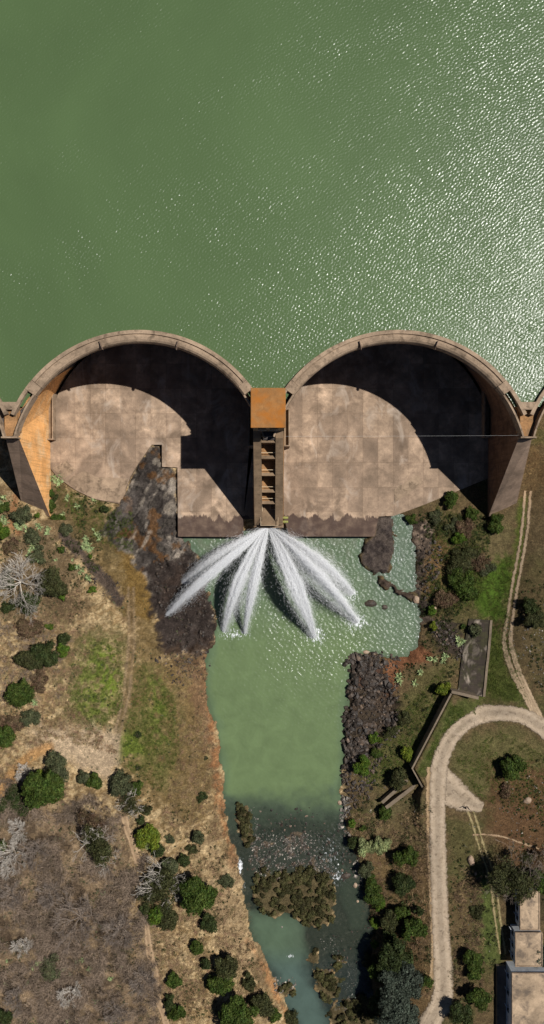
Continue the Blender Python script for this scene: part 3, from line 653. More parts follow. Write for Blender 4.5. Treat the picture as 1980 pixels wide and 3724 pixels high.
# aprons
def zone(zoff, pts, z):
    (ox, oy, sc) = zoff; return [P(ox+a/sc, oy+b/sc, z) for a, b in pts]
Z1 = (0, 1150, 1.37); Z2 = (980, 1150, 1.37)
ZS = 2.5
lf = zone(Z1, [(252,757),(285,800),(370,862),(470,910),(605,936),(622,880),(650,800),(690,735),(745,655),(757,640),(808,640),(808,750),(885,753),(888,1098),(1213,1101),(1213,1010),(1268,1010),(1268,640)], ZS)
lf += [(-3.5, 41)] + [(CXL+27.4*math.sin(t), CYL+8.8+27.4*math.cos(t)) for t in np.linspace(R(70), R(-90), 40)]
mb = MB(); mb.prism(lf, -1.5, ZS)
child(mb, 'apron', M_apron, dam)
rt = zone(Z2, [(72,560),(72,1000),(100,1098),(525,1098),(545,998),(620,995),(770,940),(940,870),(1040,828),(1110,800)], ZS)
rt += [(AC[2]+27.4*math.sin(t), CYL+8.8+27.4*math.cos(t)) for t in np.linspace(R(90), R(-72), 40)]
mb = MB(); mb.prism(rt, -1.5, ZS); child(mb, 'apron', M_apron, dam)
# raised kerb plates on the aprons, as in the picture
mb = MB(); q = zone(Z1, [(262,757),(335,722),(378,768),(318,815)], ZS); mb.prism(q, ZS, ZS+.12); child(mb, 'apron_plate', M_crest, dam)
mb = MB(); q = zone(Z1, [(335,815),(420,770),(480,800),(620,808),(640,812),(606,930),(470,905),(370,858)], ZS); mb.prism(q, ZS, ZS+.05); child(mb, 'apron_plate', M_crest, dam)
mb = MB(); q = zone(Z2, [(622,862),(740,790),(770,830),(625,930)], ZS); mb.prism(q, ZS, ZS+.08); child(mb, 'apron_plate', M_crest, dam)
mb = MB(); q = zone(Z2, [(625,934),(850,800),(935,868),(770,936),(622,992)], ZS); mb.prism(q, ZS, ZS+.05); child(mb, 'apron_plate', M_apron, dam)

# ------------------------------------------------------------------ control tower in the middle
tw = thing('control_tower', (-.8, 17, 0), 'square orange-roofed concrete gate tower with a stepped pier running down to the outlet', 'tower')
TX0, TX1 = -4.1, 2.5; XC = -.8
mb = MB(); mb.box(TX0+.05, TX1-.05, 17.7, 25.4, -1, 33.05); child(mb, 'tower_body', M_stair, tw)
mb = MB(); mb.box(-4.42, 2.82, 17.45, 25.75, 33.06, 33.5)
ro = child(mb, 'roof', M_roof, tw)
bv = ro.modifiers.new('edge', 'BEVEL'); bv.width = .12; bv.segments = 2
for dx in (-1.3, 1.2):
    mb = MB(); mb.box(XC+dx-.8, XC+dx+.8, 17.55, 17.72, 28.2, 31.0); w = child(mb, 'window', M_dark, tw)
    mb = MB(); mb.box(XC+dx-.9, XC+dx+.9, 17.42, 17.69, 28.0, 28.18); child(mb, 'sill', M_rail, w)
YS = [17.6, -3.2]; ZSs = [26.2, 5.0]
def wt(y): return ZSs[1]+(y-YS[1])*(ZSs[0]-ZSs[1])/(YS[0]-YS[1])
for s in (-1, 1):
    xi = XC+s*1.6; xo = XC+s*3.3; mb = MB(); bt = .65
    ys = [17.7, 17.0, -3.2]; 
    V = []
    for x_, y_, z_ in ((xi,17.7,wt(17.0)),(xo,17.7,wt(17.0)),(xi,16.2,wt(16.2)),(xo,16.2,wt(16.2)),(xi,-3.2,wt(-3.2)),(xo+s*.2,-3.2,wt(-3.2))): V.append((x_, y_, z_))
    for x_, y_ in ((xi,17.7),(xo+s*bt,17.7),(xi,16.2),(xo+s*bt,16.2),(xi,-3.2),(xo+s*bt,-3.2)): V.append((x_, y_, -1))
    fc = [(0,1,3,2),(2,3,5,4),(0,2,8,6),(2,4,10,8),(1,7,9,3),(3,9,11,5),(4,5,11,10),(0,6,7,1),(6,8,9,7),(8,10,11,9)]
    if s < 0: fc = [q[::-1] for q in fc]
    fc = [q[::-1] for q in fc]
    mb.add(V, fc); o = child(mb, 'side_wall', M_stair, tw); o.data.materials.append(M_ochre)
    for p_ in o.data.polygons:
        if p_.normal.x > .9 and s > 0: p_.material_index = 1
# stepped landings between the side walls
edges = [15.3, 12.0, 8.35, 4.6, 1.9]; tops = [17.69]+edges[:-1]
for i, (yt, ye) in enumerate(zip(tops, edges)):
    zl = wt(ye)-1.2 if i else wt(ye)-.7
    zl = wt(ye)-.9
    mb = MB(); mb.box(XC-1.58, XC+1.58, ye, yt-.02, -1, zl)
    child(mb, 'landing', M_ochre, tw)
    mb = MB(); mb.box(XC-1.58, XC+1.58, ye-.0+.02, ye+.75, zl+.003, zl+.85); child(mb, 'cross_beam', M_stair, tw)
    mb = MB(); mb.tube([(XC-1.6, ye+1.35, zl+1.4), (XC+1.6, ye+1.35, zl+1.4)], .07, 6); child(mb, 'guard_rail', M_rail, tw)
# outlet platform with its rails
px0, py1 = P(948, 1836, 6.2); px1, py0 = P(1013, 1912, 6.2)
mb = MB(); mb.box(px0, px1, py0, py1-.02, 2.8, 5.9); child(mb, 'outlet_platform', M_stair, tw)
def rail(pts, z, h=1.0, mat=M_rail, name='guard_rail'):
    mb = MB(); mb.tube([(a, b_, z+h) for a, b_ in pts], .07, 5); mb.tube([(a, b_, z+h*.5) for a, b_ in pts], .045, 5)
    for (a, b_), (c_, d_) in zip(pts[:-1], pts[1:]):
        L = math.hypot(c_-a, d_-b_); k = max(1, int(L/1.3))
        for j in range(k+1):
            x_, y_ = a+(c_-a)*j/k, b_+(d_-b_)*j/k; mb.tube([(x_, y_, z), (x_, y_, z+h)], .045, 5)
    return child(mb, name, mat, tw)
e = .08
rail([(px0+e, py1-.3), (px0+e, py0+e), (px1-e, py0+e), (px1-e, py1-1.2), (px1-2.0, py1-1.2), (px1-2.0, py1+1.2)], 5.9)
rail([(px0+.45, py1+1.6), (px0+.45, py1-1.6)], 5.9); rail([(px1-.6, py1+1.6), (px1-.6, py1-2)], 5.9)
for dy in (0, 1.0):
    mb = MB(); yv = P(0, 1883, 5)[1]-dy
    mb.tube([(1.3, yv, 4.7), (4.0, yv, 4.7)], .3, 10); 
    for xx in (2.0, 3.1): mb.tube([(xx-.08, yv, 4.7), (xx+.08, yv, 4.7)], .42, 10)
    child(mb, 'outlet_pipe', M_pipe, tw)
mb = MB(); mb.box(XC-3.7, XC+3.7, -3.9, -3.22, -1, 4.2); child(mb, 'outlet_block', M_stair, tw)

# steel cable over the right-hand arch
ax_, ay_ = P(1038, 1590, 24); bx_, by_ = P(1906, 1583, 26)
mb = MB(); cp = [(ax_+(bx_-ax_)*t, ay_+(by_-ay_)*t, 25.8-1.0*4*t*(1-t)*.4) for t in np.linspace(0, 1, 24)]
mb.tube(cp, .011, 5); o = mb.build('cable', M_pale); recentre(o); tag(o, 'thin pale steel cable stretched across the right-hand arch', 'cable')

# ------------------------------------------------------------------ water jets
M_jet, nt, b = nmat('white_spray'); nt.nodes.remove(b)
d_ = N(nt, 'ShaderNodeBsdfDiffuse'); d_.inputs['Color'].default_value = (.97, .975, .985, 1)
t_ = N(nt, 'ShaderNodeBsdfTranslucent'); t_.inputs['Color'].default_value = (.97, .975, .985, 1)
x_ = N(nt, 'ShaderNodeBsdfTransparent')
mx = N(nt, 'ShaderNodeMixShader'); mx.inputs[0].default_value = .4
nt.links.new(d_.outputs[0], mx.inputs[1]); nt.links.new(t_.outputs[0], mx.inputs[2])
m2 = N(nt, 'ShaderNodeMixShader'); m2.inputs[0].default_value = .46
nt.links.new(x_.outputs[0], m2.inputs[1]); nt.links.new(mx.outputs[0], m2.inputs[2]); nt.links.new(m2.outputs[0], nt.nodes['Material Output'].inputs[0])
M_rope = M_jet.copy(); M_rope.name = 'dense_spray'; m2_ = [q for q in M_rope.node_tree.nodes if q.type == 'MIX_SHADER' and abs(q.inputs[0].default_value-.46) < .01][0]; m2_.inputs[0].default_value = .62; m2.inputs[0].default_value = .30
JETS = [((657,2124),1.0,6.5,1.3,5200,'white water jet furthest left, breaking up over the dark rocks'),
        ((597,2248),1.2,8.0,1.35,6500,'longest white water jet on the left, landing on black rock bank'),
        ((814,2296),.8,7.5,1.9,5200,'white water jet left of centre with the wider misty plume'),
        ((890,2303),.6,7.5,1.2,4200,'narrow white water jet landing nearest below the outlet, left of the gap'),
        ((1146,2318),.6,8.5,1.9,7500,'white water jet right of centre throwing a shadow on the pool'),
        ((1303,2262),.9,8.0,2.3,8500,'broad dense white water jet on the right landing in the pool'),
        ((1286,2158),1.2,7.0,1.9,7500,'outermost right water jet with a bright frayed upper edge')]
for (ju, jv), bow, apex, wmax, cnt, lab in JETS:
    ex, ey = P(ju, jv, .2); s0 = np.array([XC-.3+(.9 if ju > 1000 else -.3)*.6, -4.0, 3.4]); e0 = np.array([ex, ey, .15])
    hz = np.array([e0[0]-s0[0], e0[1]-s0[1], 0]); hl = np.linalg.norm(hz); hd = hz/hl; sd_ = np.array([-hd[1], hd[0], 0])
    cnt = int(cnt*6.5); n = cnt*2; t = np.concatenate([rng.random(cnt)**.95, rng.random(cnt)**.65])
    def path(t): 
        z = s0[2]*(1-t)+e0[2]*t+4*(apex-1.7)*t*(1-t)
        base = s0[None]*(1-t[:, None])+e0[None]*t[:, None]; base[:, 2] = z; return base+sd_[None]*(bow*side*4*t*(1-t))[:, None]
    # strands: each droplet belongs to one of several sheets, so the plume is streaky
    side = 1 if ju > 975 else -1
    K = 7; so = rng.normal(0, .62, K); sz = rng.normal(0, .45, K); ks = rng.integers(0, K, n)
    tt = np.clip(t, 0, 1); w = .28+wmax*.70*np.where(tt < .5, (tt/.5)**.7, 1-.80*((tt-.5)/.5)**1.4)
    clump = .55+.9*vnoise(t*22+ks*3, ks*1.0, 5)
    keep = rng.random(n) < np.clip(.25+1.3*vnoise(t*34+ks*7, ks*2.0, 9)+.35*(1-t), 0, 1)
    lat = (so[ks]*.8*(1-tt**2*.6)+rng.normal(0, .24, n)*clump)*w; ver = (sz[ks]*.5+rng.normal(0, .28, n))*w
    haze = rng.random(n) < .20; lat = np.where(haze, rng.normal(-side*.25, 1.0, n)*w, lat); ver = np.where(haze, rng.normal(-.3, .6, n)*w, ver)
    pp = path(t)+sd_[None]*lat[:, None]+np.array([[0, 0, 1.]])*ver[:, None]
    pp[:, 2] = np.maximum(pp[:, 2], .12)
    d = path(np.clip(t+.02, 0, 1.02))-path(t); d /= np.linalg.norm(d, axis=1)[:, None]
    d = d+rng.normal(0, .16, (n, 3)); d /= np.linalg.norm(d, axis=1)[:, None]
    ln = rng.uniform(.08, .30, n)*(1+1.2*(rng.random(n) < .2)); th = rng.uniform(.025, .055, n)
    nz_ = np.array([.2, .05, 1.])+rng.normal(0, .32, (n, 3)); up = np.cross(d, nz_); up /= np.linalg.norm(up, axis=1)[:, None]
    V = np.stack([pp-d*ln[:, None], pp+up*th[:, None], pp+d*ln[:, None], pp-up*th[:, None]], 1)[keep]
    n = len(V); V = V.reshape(-1, 3); mb = MB(); mb.add(V, np.arange(n*4).reshape(n, 4))
    # dense ropes of water inside the spray
    nq = n
    for k in range(K):
        t1 = np.linspace(0, rng.uniform(.72, 1.0), 90); w1 = .28+wmax*.70*np.where(t1 < .5, (t1/.5)**.7, 1-.80*((t1-.5)/.5)**1.4)
        c1 = path(t1)+sd_[None]*(so[k]*.8*(1-t1**2*.6)*w1+.12*w1*(vnoise(t1*14, t1*0+k, 12)-.5))[:, None]+np.array([[0, 0, 1.]])*(sz[k]*.5*w1)[:, None]
        c1[:, 2] = np.maximum(c1[:, 2], .1)
        rr1 = (.06+.17*w1)*(.55+.9*vnoise(t1*30, t1*0+k*3.3, 13))*np.clip((1.02-t1/t1[-1])*5, .05, 1)
        mb.tube(c1, rr1, 9, cap=False)
    # tight white core near the outlet
    o = mb.build('water_jet', M_jet); o.data.materials.append(M_rope); mi = np.zeros(len(o.data.polygons), np.int32); mi[nq:] = 1; o.data.polygons.foreach_set('material_index', mi); recentre(o); tag(o, lab, 'water jet', 'water jets from the outlet')

# ------------------------------------------------------------------ ribbons: roads, tracks, paths
def spline(pts, st=.8):
    p = np.asarray(pts, float); out = []
    q = np.vstack([2*p[0]-p[1], p, 2*p[-1]-p[-2]])
    for i in range(1, len(q)-2):
        n = max(2, int(np.linalg.norm(q[i+1][:2]-q[i][:2])/st))
        for j in range(n):
            t = j/n; out.append(.5*((2*q[i])+(-q[i-1]+q[i+1])*t+(2*q[i-1]-5*q[i]+4*q[i+1]-q[i+2])*t*t+(-q[i-1]+3*q[i]-3*q[i+1]+q[i+2])*t**3))
    out.append(p[-1]); return np.array(out)
def ribmat(name, c0, c1, fray=.5, patch=None):
    m, nt, b = nmat(name); p = pos(nt); n1 = noise(nt, p, .7, 6, .7, .4); n2 = noise(nt, p, 6, 4, .7)
    c = mix(nt, c0, c1, ramp(nt, n1, [(.35, 0), (.65, 1)])); c = mix(nt, c, ramp(nt, n2, [(.3, .75), (.7, 1.25)]), 1.0, 'MULTIPLY')
    if patch: c = mix(nt, c, patch[0], ramp(nt, noise(nt, p, patch[1], 4, .65, .4), [(patch[2], 0), (patch[2]+.06, .75)]))
    nt.links.new(c, b.inputs['Base Color']); b.inputs['Roughness'].default_value = .95; b.inputs['Specular IOR Level'].default_value = .1; bump(nt, b, n2, .04)
    a = attr(nt, 'edge').outputs['Fac']
    al = ramp(nt, math_(nt, 'ADD', a, math_(nt, 'MULTIPLY', math_(nt, 'SUBTRACT', noise(nt, p, 1.1, 5, .75), .5), fray*2)), [(.16, 0), (.34, 1)])
    nt.links.new(al, b.inputs['Alpha'])
    c2 = mix(nt, c, ramp(nt, a, [(.2, .72), (.55, 1.18), (.8, 1.05), (1, .82)]), .8, 'MULTIPLY'); nt.links.new(c2, b.inputs['Base Color']); return m
def ribbon(name, pts, w, mat, label, lift=.07, st=.6, k=8):
    """pts in overview units; w in metres, one or per point"""
    w = w if hasattr(w, '__len__') else [w]*len(pts)
    P3 = []
    for (a, b_), ww in zip(pts, w): x, y, z = G(a*FS, b_*FS); P3.append((x, y, ww))
    sp = spline(P3, st); xy = sp[:, :2]; t = np.gradient(xy, axis=0); t /= np.linalg.norm(t, axis=1)[:, None]; nn = np.stack([-t[:, 1], t[:, 0]], 1)
    s = np.linspace(-1, 1, k+1); X = xy[:, 0:1]+nn[:, 0:1]*s[None]*sp[:, 2:3]/2; Y = xy[:, 1:2]+nn[:, 1:2]*s[None]*sp[:, 2:3]/2
    Z = gzv(X, Y)+lift
    E = np.broadcast_to((1-np.abs(s))[None]*1.0, X.shape)*np.minimum(1, sp[:, 2:3]/2/1.0)*1.2
    o = grid_obj(name, X, Y, Z, mat, extra=dict(edge=E)); tag(o, label, kind='structure'); return o
M_road = ribmat('worn_road', (.32, .245, .17), (.42, .33, .238), .5, ((.21, .16, .11), .9, .56))
M_sand = ribmat('sandy_verge', (.29, .195, .105), (.40, .28, .165), 1.1)
M_track = ribmat('sandy_track', (.28, .20, .125), (.42, .31, .2), .8)
M_trackg = ribmat('grassy_track', (.19, .155, .07), (.32, .25, .13), 1.0)
M_path = ribmat('earth_path', (.28, .185, .11), (.40, .28, .17), .9)
ribbon('road', [(1490,1930),(1420,1880),(1365,1830),(1310,1800),(1250,1793),(1190,1810),(1140,1850),(1112,1905),(1103,1960),(1101,2050),(1103,2150),(1106,2250),(1110,2350),(1116,2450),(1112,2520),(1090,2560),(1050,2640),(1030,2760)],
       [5.2,5.2,5.2,4.6,4.4,4.4,4.6,5.0,5.0,4.9,5,5,5.2,5.8,6.2,6,6,6], M_road, 'worn pale road curving round the grass loop and running south', .16)
ribbon('verge', [(1084,1930),(1082,2000),(1084,2120),(1090,2250),(1094,2400),(1088,2480)], 2.4, M_sand, 'sandy strip along the left edge of the worn road', .11)
ribbon('turning_area', [(1108,1940),(1130,1985),(1160,2008),(1190,2022),(1215,2032)], [5.0,9.0,7.5,5.0,2.6], M_road, 'dusty widening where the road meets the lower track', .13)
for off, lab in ((-7, 'left'), (7, 'right')):
    c0 = [(1329,1235),(1322,1320),(1310,1400),(1295,1480),(1283,1560),(1278,1620),(1298,1690),(1330,1755),(1352,1800),(1368,1830)]
    ws = [1.0]*5+[1.4]+[1.7]*4
    offs = [off]*5+[off*1.2]*2+[off*.9]*3
    ribbon('vehicle_track', [(a+f_, b_) for (a, b_), f_ in zip(c0, offs)], ws, M_track, lab+'-hand wheel rut of the sandy track running from the right buttress to the road')
for off, lab in ((-6.5, 'left'), (6.5, 'right')):
    c0 = [(1180,2030),(1195,2070),(1212,2130),(1230,2180),(1243,2230),(1250,2290),(1258,2350),(1266,2400)]
    ribbon('vehicle_track', [(a+off, b_) for a, b_ in c0], .95, M_trackg, lab+'-hand wheel rut of the grassy track east of the road')
ribbon('footpath', [(310,2040),(322,2090),(336,2130),(352,2185)], 2.2, M_path, 'faint earth path through the trees on the left bank')
ribbon('footpath', [(366,2270),(370,2330),(378,2400),(392,2450),(398,2510),(415,2560),(430,2640)], [1.6,1.7,2.4,2.2,2.0,2.2,2], M_path, 'earth path leading down through dry grass at the bottom left')
ribbon('footpath', [(1190,2100),(1225,2100),(1265,2105),(1310,2120),(1400,2150)], .8, M_path, 'thin reddish footpath crossing bare ground east of the track')

# ------------------------------------------------------------------ masonry walls, ramp
def wall_run(pts, zt, z0, th, name, label, mat=M_stone, cat='wall', group=None):
    P2 = [np.array(P(a*FS, b_*FS, zt)) for a, b_ in pts]; mb = MB(); L = []; Rr = []
    for i, p_ in enumerate(P2):
        d = (P2[min(i+1, len(P2)-1)]-P2[max(i-1, 0)]); d /= np.linalg.norm(d); nn = np.array([-d[1], d[0]])*th/2
        L.append(p_+nn); Rr.append(p_-nn)
    for i in range(len(P2)-1): mb.prism([L[i], Rr[i], Rr[i+1], L[i+1]], z0, zt-i*.004)
    o = mb.build(name, mat); recentre(o); return tag(o, label, cat, group)
wall_run(WALL, 6.95, -.5, .42, 'retaining_wall', 'long angled stone retaining wall beside the road loop with black shade below it')
wall_run([(1137,1741),(1160,1746),(1205,1757)], 7.0, 1, .7, 'stone_wall', 'short low stone wall at the foot of the paved ramp')
wall_run([(962,2020),(1034,1956)], 3.9, 0, .8, 'channel_wall', 'upper of two parallel low walls slanting down below the retaining wall')
wall_run([(972,2033),(1050,1973)], 4.2, 0, .9, 'channel_wall', 'lower of two parallel low walls slanting down below the retaining wall')
rp = [(1180,1556),(1232,1560),(1214,1752),(1150,1742)]
M_ramp = concrete('dark_stone_paving', (.042, .032, .024), ((.045,.042,.018), .5, .46, .85), panels=(.9, .5), board=False, blotch=(.7, 1.3))
mb = MB(); n = 14; X = []; 
tl, tr_, br_, bl = [np.array(G(a*FS, b_*FS)[:2]) for a, b_ in rp]
RX = np.zeros((n+1, n+1)); RY = RX.copy()
for j in range(n+1):
    for i in range(n+1):
        q = (tl*(1-i/n)+tr_*i/n)*(1-j/n)+(bl*(1-i/n)+br_*i/n)*j/n; RX[j, i], RY[j, i] = q
from numpy import maximum as _mx
RZ = gzv(RX, RY)+.35
tag(grid_obj('stone_ramp', RX, RY, RZ[:, :], M_ramp), 'dark stone-paved ramp between the bushes and the green verge', kind='structure')
mb = MB()
for j in range(n):
    a = np.array([RX[j, n], RY[j, n]]); c_ = np.array([RX[j+1, n], RY[j+1, n]])
    mb.add([(a[0],a[1],-1),(a[0]+.6,a[1],-1),(c_[0]+.6,c_[1],-1),(c_[0],c_[1],-1),(a[0],a[1],RZ[j,n]+.25),(a[0]+.6,a[1],RZ[j,n]+.25),(c_[0]+.6,c_[1],RZ[j+1,n]+.25),(c_[0],c_[1],RZ[j+1,n]+.25)],
           [(0,3,2,1),(4,5,6,7),(1,2,6,5),(3,0,4,7)]+([(0,1,5,4)] if j == 0 else [])+([(2,3,7,6)] if j == n-1 else []))
o = mb.build('kerb_wall', M_stone); recentre(o); tag(o, 'brown stone kerb wall along the right edge of the paved ramp', 'wall')

# ------------------------------------------------------------------ houses
def house(u0, v0, u1, v1, h, label, wins_w, terrace=None):
    """roof rectangle in photo pixels"""
    gx0, gy0, g0 = G(u0, v0, h); zt = g0+h
    xa, ya = P(u0, v0, zt); xb, yb = P(u1, v1, zt); zb = g0-1.0
    t = thing('flat_roofed_house', ((xa+xb)/2, (ya+yb)/2, g0), label, 'house', 'flat-roofed white houses')
    mb = MB(); mb.box(xa+.12, xb-.12, yb+.12, ya-.12, zb, zt-.22); w = child(mb, 'wall', M_white, t)
    mb = MB(); mb.box(xa, xb, yb, ya, zt-.2, zt); r = child(mb, 'roof', M_hroof, t)
    mb = MB(); e = .22
    mb.box(xa+.01, xb-.01, ya-e, ya-.01, zt+.003, zt+.16); mb.box(xa+.01, xb-.01, yb+.01, yb+e, zt+.003, zt+.16)
    mb.box(xa+.01, xa+e, yb+e+.01, ya-e-.01, zt+.003, zt+.158); mb.box(xb-e, xb-.01, yb+e+.01, ya-e-.01, zt+.003, zt+.158)
    child(mb, 'roof_edge', M_crest, r)
    for k, f_ in enumerate(wins_w):
        yc = ya+(yb-ya)*f_
        mb = MB(); mb.box(xa-.0+.02, xa+.16, yc-.6, yc+.6, g0+1.0, g0+2.2); wd = child(mb, 'window', M_glass, t)
        mb = MB(); a_ = R(35); mb.prism([(xa+.06, yc+.6), (xa+.10, yc+.62), (xa+.1-.9*math.cos(a_), yc+.62+.9*math.sin(a_)), (xa+.06-.9*math.cos(a_), yc+.6+.9*math.sin(a_))], g0+1.0, g0+2.2); child(mb, 'shutter', M_white, wd)
    mb = MB(); mb.box((xa+xb)/2-.5, (xa+xb)/2+.5, ya-.12+.003, ya-.08, g0, g0+2.1); child(mb, 'door', M_dark, t)
    if terrace:
        tx, ty = P(terrace[0], terrace[1], g0+.5); mb = MB()
        mb.box(tx, tx+.25, yb-3, ty, zb, g0+.75); mb.box(tx+.25+.003, xa-.3, ty-.25, ty, zb, g0+.75); child(mb, 'terrace_wall', M_stone, t)
        mb = MB(); mb.box(tx+.26, xa+.1, yb-3, ty-.26, zb, g0+.12); child(mb, 'terrace', M_conc, t)
    return t
house(1891, 3240, 1964, 3382, 3.6, 'smallest flat-roofed white house, its pale roof half under a tree', (.55, .8))
house(1874, 3390, 1973, 3515, 3.6, 'middle flat-roofed white house with brown roof and bluish walls', (.15, .5, .85))
house(1862, 3538, 2010, 3790, 4.6, 'largest flat-roofed white house with stained tan roof and a terrace wall beside it', (.15, .4, .65), (1806, 3510))

# ------------------------------------------------------------------ plants
LV = {'dk': (.054,.072,.022), 'gr': (.072,.108,.020), 'br': (.098,.160,.020), 'ol': (.072,.076,.028), 'gg': (.105,.115,.055), 'pl': (.34,.38,.17),
      'bl': (.075,.092,.066), 'bn': (.17,.115,.065), 'yl': (.17,.215,.025), 'rd': (.098,.092,.036)}
FM = {k: foliage('leaves_'+k, v) for k, v in LV.items()}
M_bark = plain('brown_bark', (.14, .10, .075), .9, .3, 4, .02)
M_pbark = plain('bleached_bark', (.46, .41, .35), .85, .2, 4, .01)
M_gbark = plain('grey_bark', (.20, .16, .13), .85, .25, 4, .01)
M_aloe = foliage('aloe_leaves', (.22, .27, .12), .1)
M_twig = plain('dry_twigs', (.27, .20, .145), .9, .55, 2, 0)
M_twig3 = plain('dark_twigs', (.07, .05, .032), .9, .4, 2, 0)
M_twig2 = plain('brown_twigs', (.16, .105, .06), .9, .3, 2, 0)
M_straw = foliage('dry_straw', (.34, .235, .125), .2)
M_grass = foliage('green_grass', (.10, .135, .025), .25)

def leaves(mb, cen, nor, size, var):
    n = len(cen); a = rng.normal(0, 1, (n, 3)); nor = nor+rng.normal(0, .55, (n, 3)); nor /= np.linalg.norm(nor, axis=1)[:, None]+1e-9
    t = np.cross(nor, a); t /= np.linalg.norm(t, axis=1)[:, None]+1e-9; b_ = np.cross(nor, t)
    s = size*rng.uniform(.6, 1.4, n)[:, None]; w = s*rng.uniform(.4, .75, (n, 1))
    V = np.stack([cen-t*s, cen+b_*w, cen+t*s, cen-b_*w], 1).reshape(-1, 3)
    f = np.arange(n*4).reshape(n, 4); mb.add(V, f, np.repeat(var, 4))
def crown_mb(c, r, hz, lobes, dens, leaf, flat=1.0, hollow=.55, squash=None):
    squash = squash or (rng.uniform(.8, 1.15), rng.uniform(.8, 1.15))
    mb = MB(); L = []
    for i in range(lobes):
        a = rng.uniform(0, 2*math.pi); q = math.sqrt(rng.random())*.86 if i else 0
        lr = rng.uniform(.22, .48) if i else .55
        L.append((math.cos(a)*q*squash[0], math.sin(a)*q*squash[1], rng.uniform(-.25, .35)*(1-q*.6), lr, rng.uniform(.25, .75)))
    tot = sum(l[3]**2 for l in L); n = int(dens*r*r)
    for lx, ly, lz, lr, lv in L:
        m = max(12, int(n*lr*lr/tot*2.2))
        d = rng.normal(0, 1, (m, 3)); d[:, 2] = np.where(rng.random(m) < .8, np.abs(d[:, 2]), d[:, 2]); d /= np.linalg.norm(d, axis=1)[:, None]
        rr = 1-(1-hollow)*rng.random(m)**1.6
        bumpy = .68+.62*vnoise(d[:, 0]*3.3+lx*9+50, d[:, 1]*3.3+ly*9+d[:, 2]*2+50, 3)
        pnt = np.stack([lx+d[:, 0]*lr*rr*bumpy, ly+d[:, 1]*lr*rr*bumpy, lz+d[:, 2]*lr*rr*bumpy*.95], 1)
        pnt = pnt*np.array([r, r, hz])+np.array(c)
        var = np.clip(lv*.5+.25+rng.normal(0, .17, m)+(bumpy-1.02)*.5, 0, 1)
        leaves(mb, pnt, d, leaf, var)
    return mb
def branch(mb, p, d, L, r, depth, spread=.6, k=5, minr=.012, up=.15, forks=(2, 3)):
    n = 4; pts = [p]; dd = d.copy()
    for i in range(n):
        dd = dd+rng.normal(0, .13, 3)+np.array([0, 0, up*.15]); dd /= np.linalg.norm(dd); pts.append(pts[-1]+dd*L/n)
    r1 = max(minr, r*.62); mb.tube(pts, np.linspace(r, r1, n+1), k if r > .06 else 3, rng.uniform(.3, .8), cap=False)
    if depth <= 0: return
    for j in range(rng.integers(forks[0], forks[1]+1)):
        nd = dd+rng.normal(0, spread, 3); nd[2] = nd[2]*.8+up; nd /= np.linalg.norm(nd)
        q = pts[-1] if j < 2 else pts[rng.integers(2, n)]
        branch(mb, q, nd, L*rng.uniform(.62, .86), r1*.85, depth-1, spread, k, minr, up, forks)
def limbs_mb(base, r, hz, cz, rad, forks=5, depth=2, th=1.0, fk=(2,3)):
    mb = MB(); top = np.array(base)+np.array([0, 0, max(.3, cz-base[2]-hz*.5)])
    mb.tube([np.array(base)-np.array([0, 0, .4]), (np.array(base)+top)/2+rng.normal(0, .05, 3), top], [rad*1.25, rad, rad*.85], 7, .5)
    for i in range(forks):
        a = 2*math.pi*(i+rng.random()*.6)/forks; d = np.array([math.cos(a), math.sin(a), rng.uniform(.35, .9)]); d /= np.linalg.norm(d)
        branch(mb, top, d, r*.42*rng.uniform(.8, 1.2), rad*.55*th, depth, .45, 5, .02*th, .1, fk)
    return mb
ZN = {'LU': (0,1700,1.7125), 'LL': (0,2700,1.7125), 'MR': (700,2700,1.7125), 'RU': (1180,1800,1.7125), 'RL': (1380,2700,2.283)}
def plant(zn, zx, zy, zr, kind, colr, label, group=None, name=None):
    ox, oy, sc = ZN[zn]; u, v, rp_ = ox+zx/sc, oy+zy/sc, zr/sc
    r = rp_*S*1.03
    if kind == 'bush':   hz, lift = r*.85, r*.62
    elif kind == 'tree': hz, lift = r*.8, r*.95
    elif kind == 'open': hz, lift = r*.6, r*.85
    elif kind == 'low':  hz, lift = r*.45, r*.22
    elif kind == 'bare': hz, lift = r*.6, r*.8
    x, y, z = G(u, v, lift); c = (x, y, z+lift); base = (x, y, z)
    name = name or {'bush':'shrub','tree':'tree','open':'thorn_tree','low':'low_shrub','bare':'bare_tree'}[kind]
    cat = {'bush':'shrub','low':'shrub'}.get(kind, 'tree')
    t = thing(name, (x, y, z), label, cat, group)
    leaf = .10+.028*min(r, 5)
    if kind in ('bush', 'tree'):
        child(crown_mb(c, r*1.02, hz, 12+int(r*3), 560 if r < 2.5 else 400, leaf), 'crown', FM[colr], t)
        child(limbs_mb(base, r, hz, z+lift, .05+.045*r, 5, 1), 'trunk', M_bark, t)
    elif kind == 'low':
        child(crown_mb(c, r*1.02, hz, 10+int(r*2), 420, leaf*.9, hollow=.2), 'crown', FM[colr], t)
        child(limbs_mb(base, r*.7, hz, z+.1, .03+.01*r, 5, 1), 'stem', M_bark, t)
    elif kind == 'open':
        child(crown_mb(c, r, hz, 16, 150, leaf*.8, hollow=.1), 'crown', FM[colr], t)
        child(limbs_mb((x, y, z), r*1.15, hz, z+lift*.9, .04+.026*r, 7, 4, 1.2, (2, 3)), 'trunk', M_pbark if (colr in ('ol', 'gr') and zn == 'LL') else M_gbark, t)
    elif kind == 'bare':
        mat = {'w': M_pbark, 'g': M_gbark}[colr]
        child(limbs_mb((x, y, z), r*1.15, hz, z+lift*.6, .06+.035*r, 8, 4, 1.0, (3, 4)), 'trunk', mat, t)
    return t
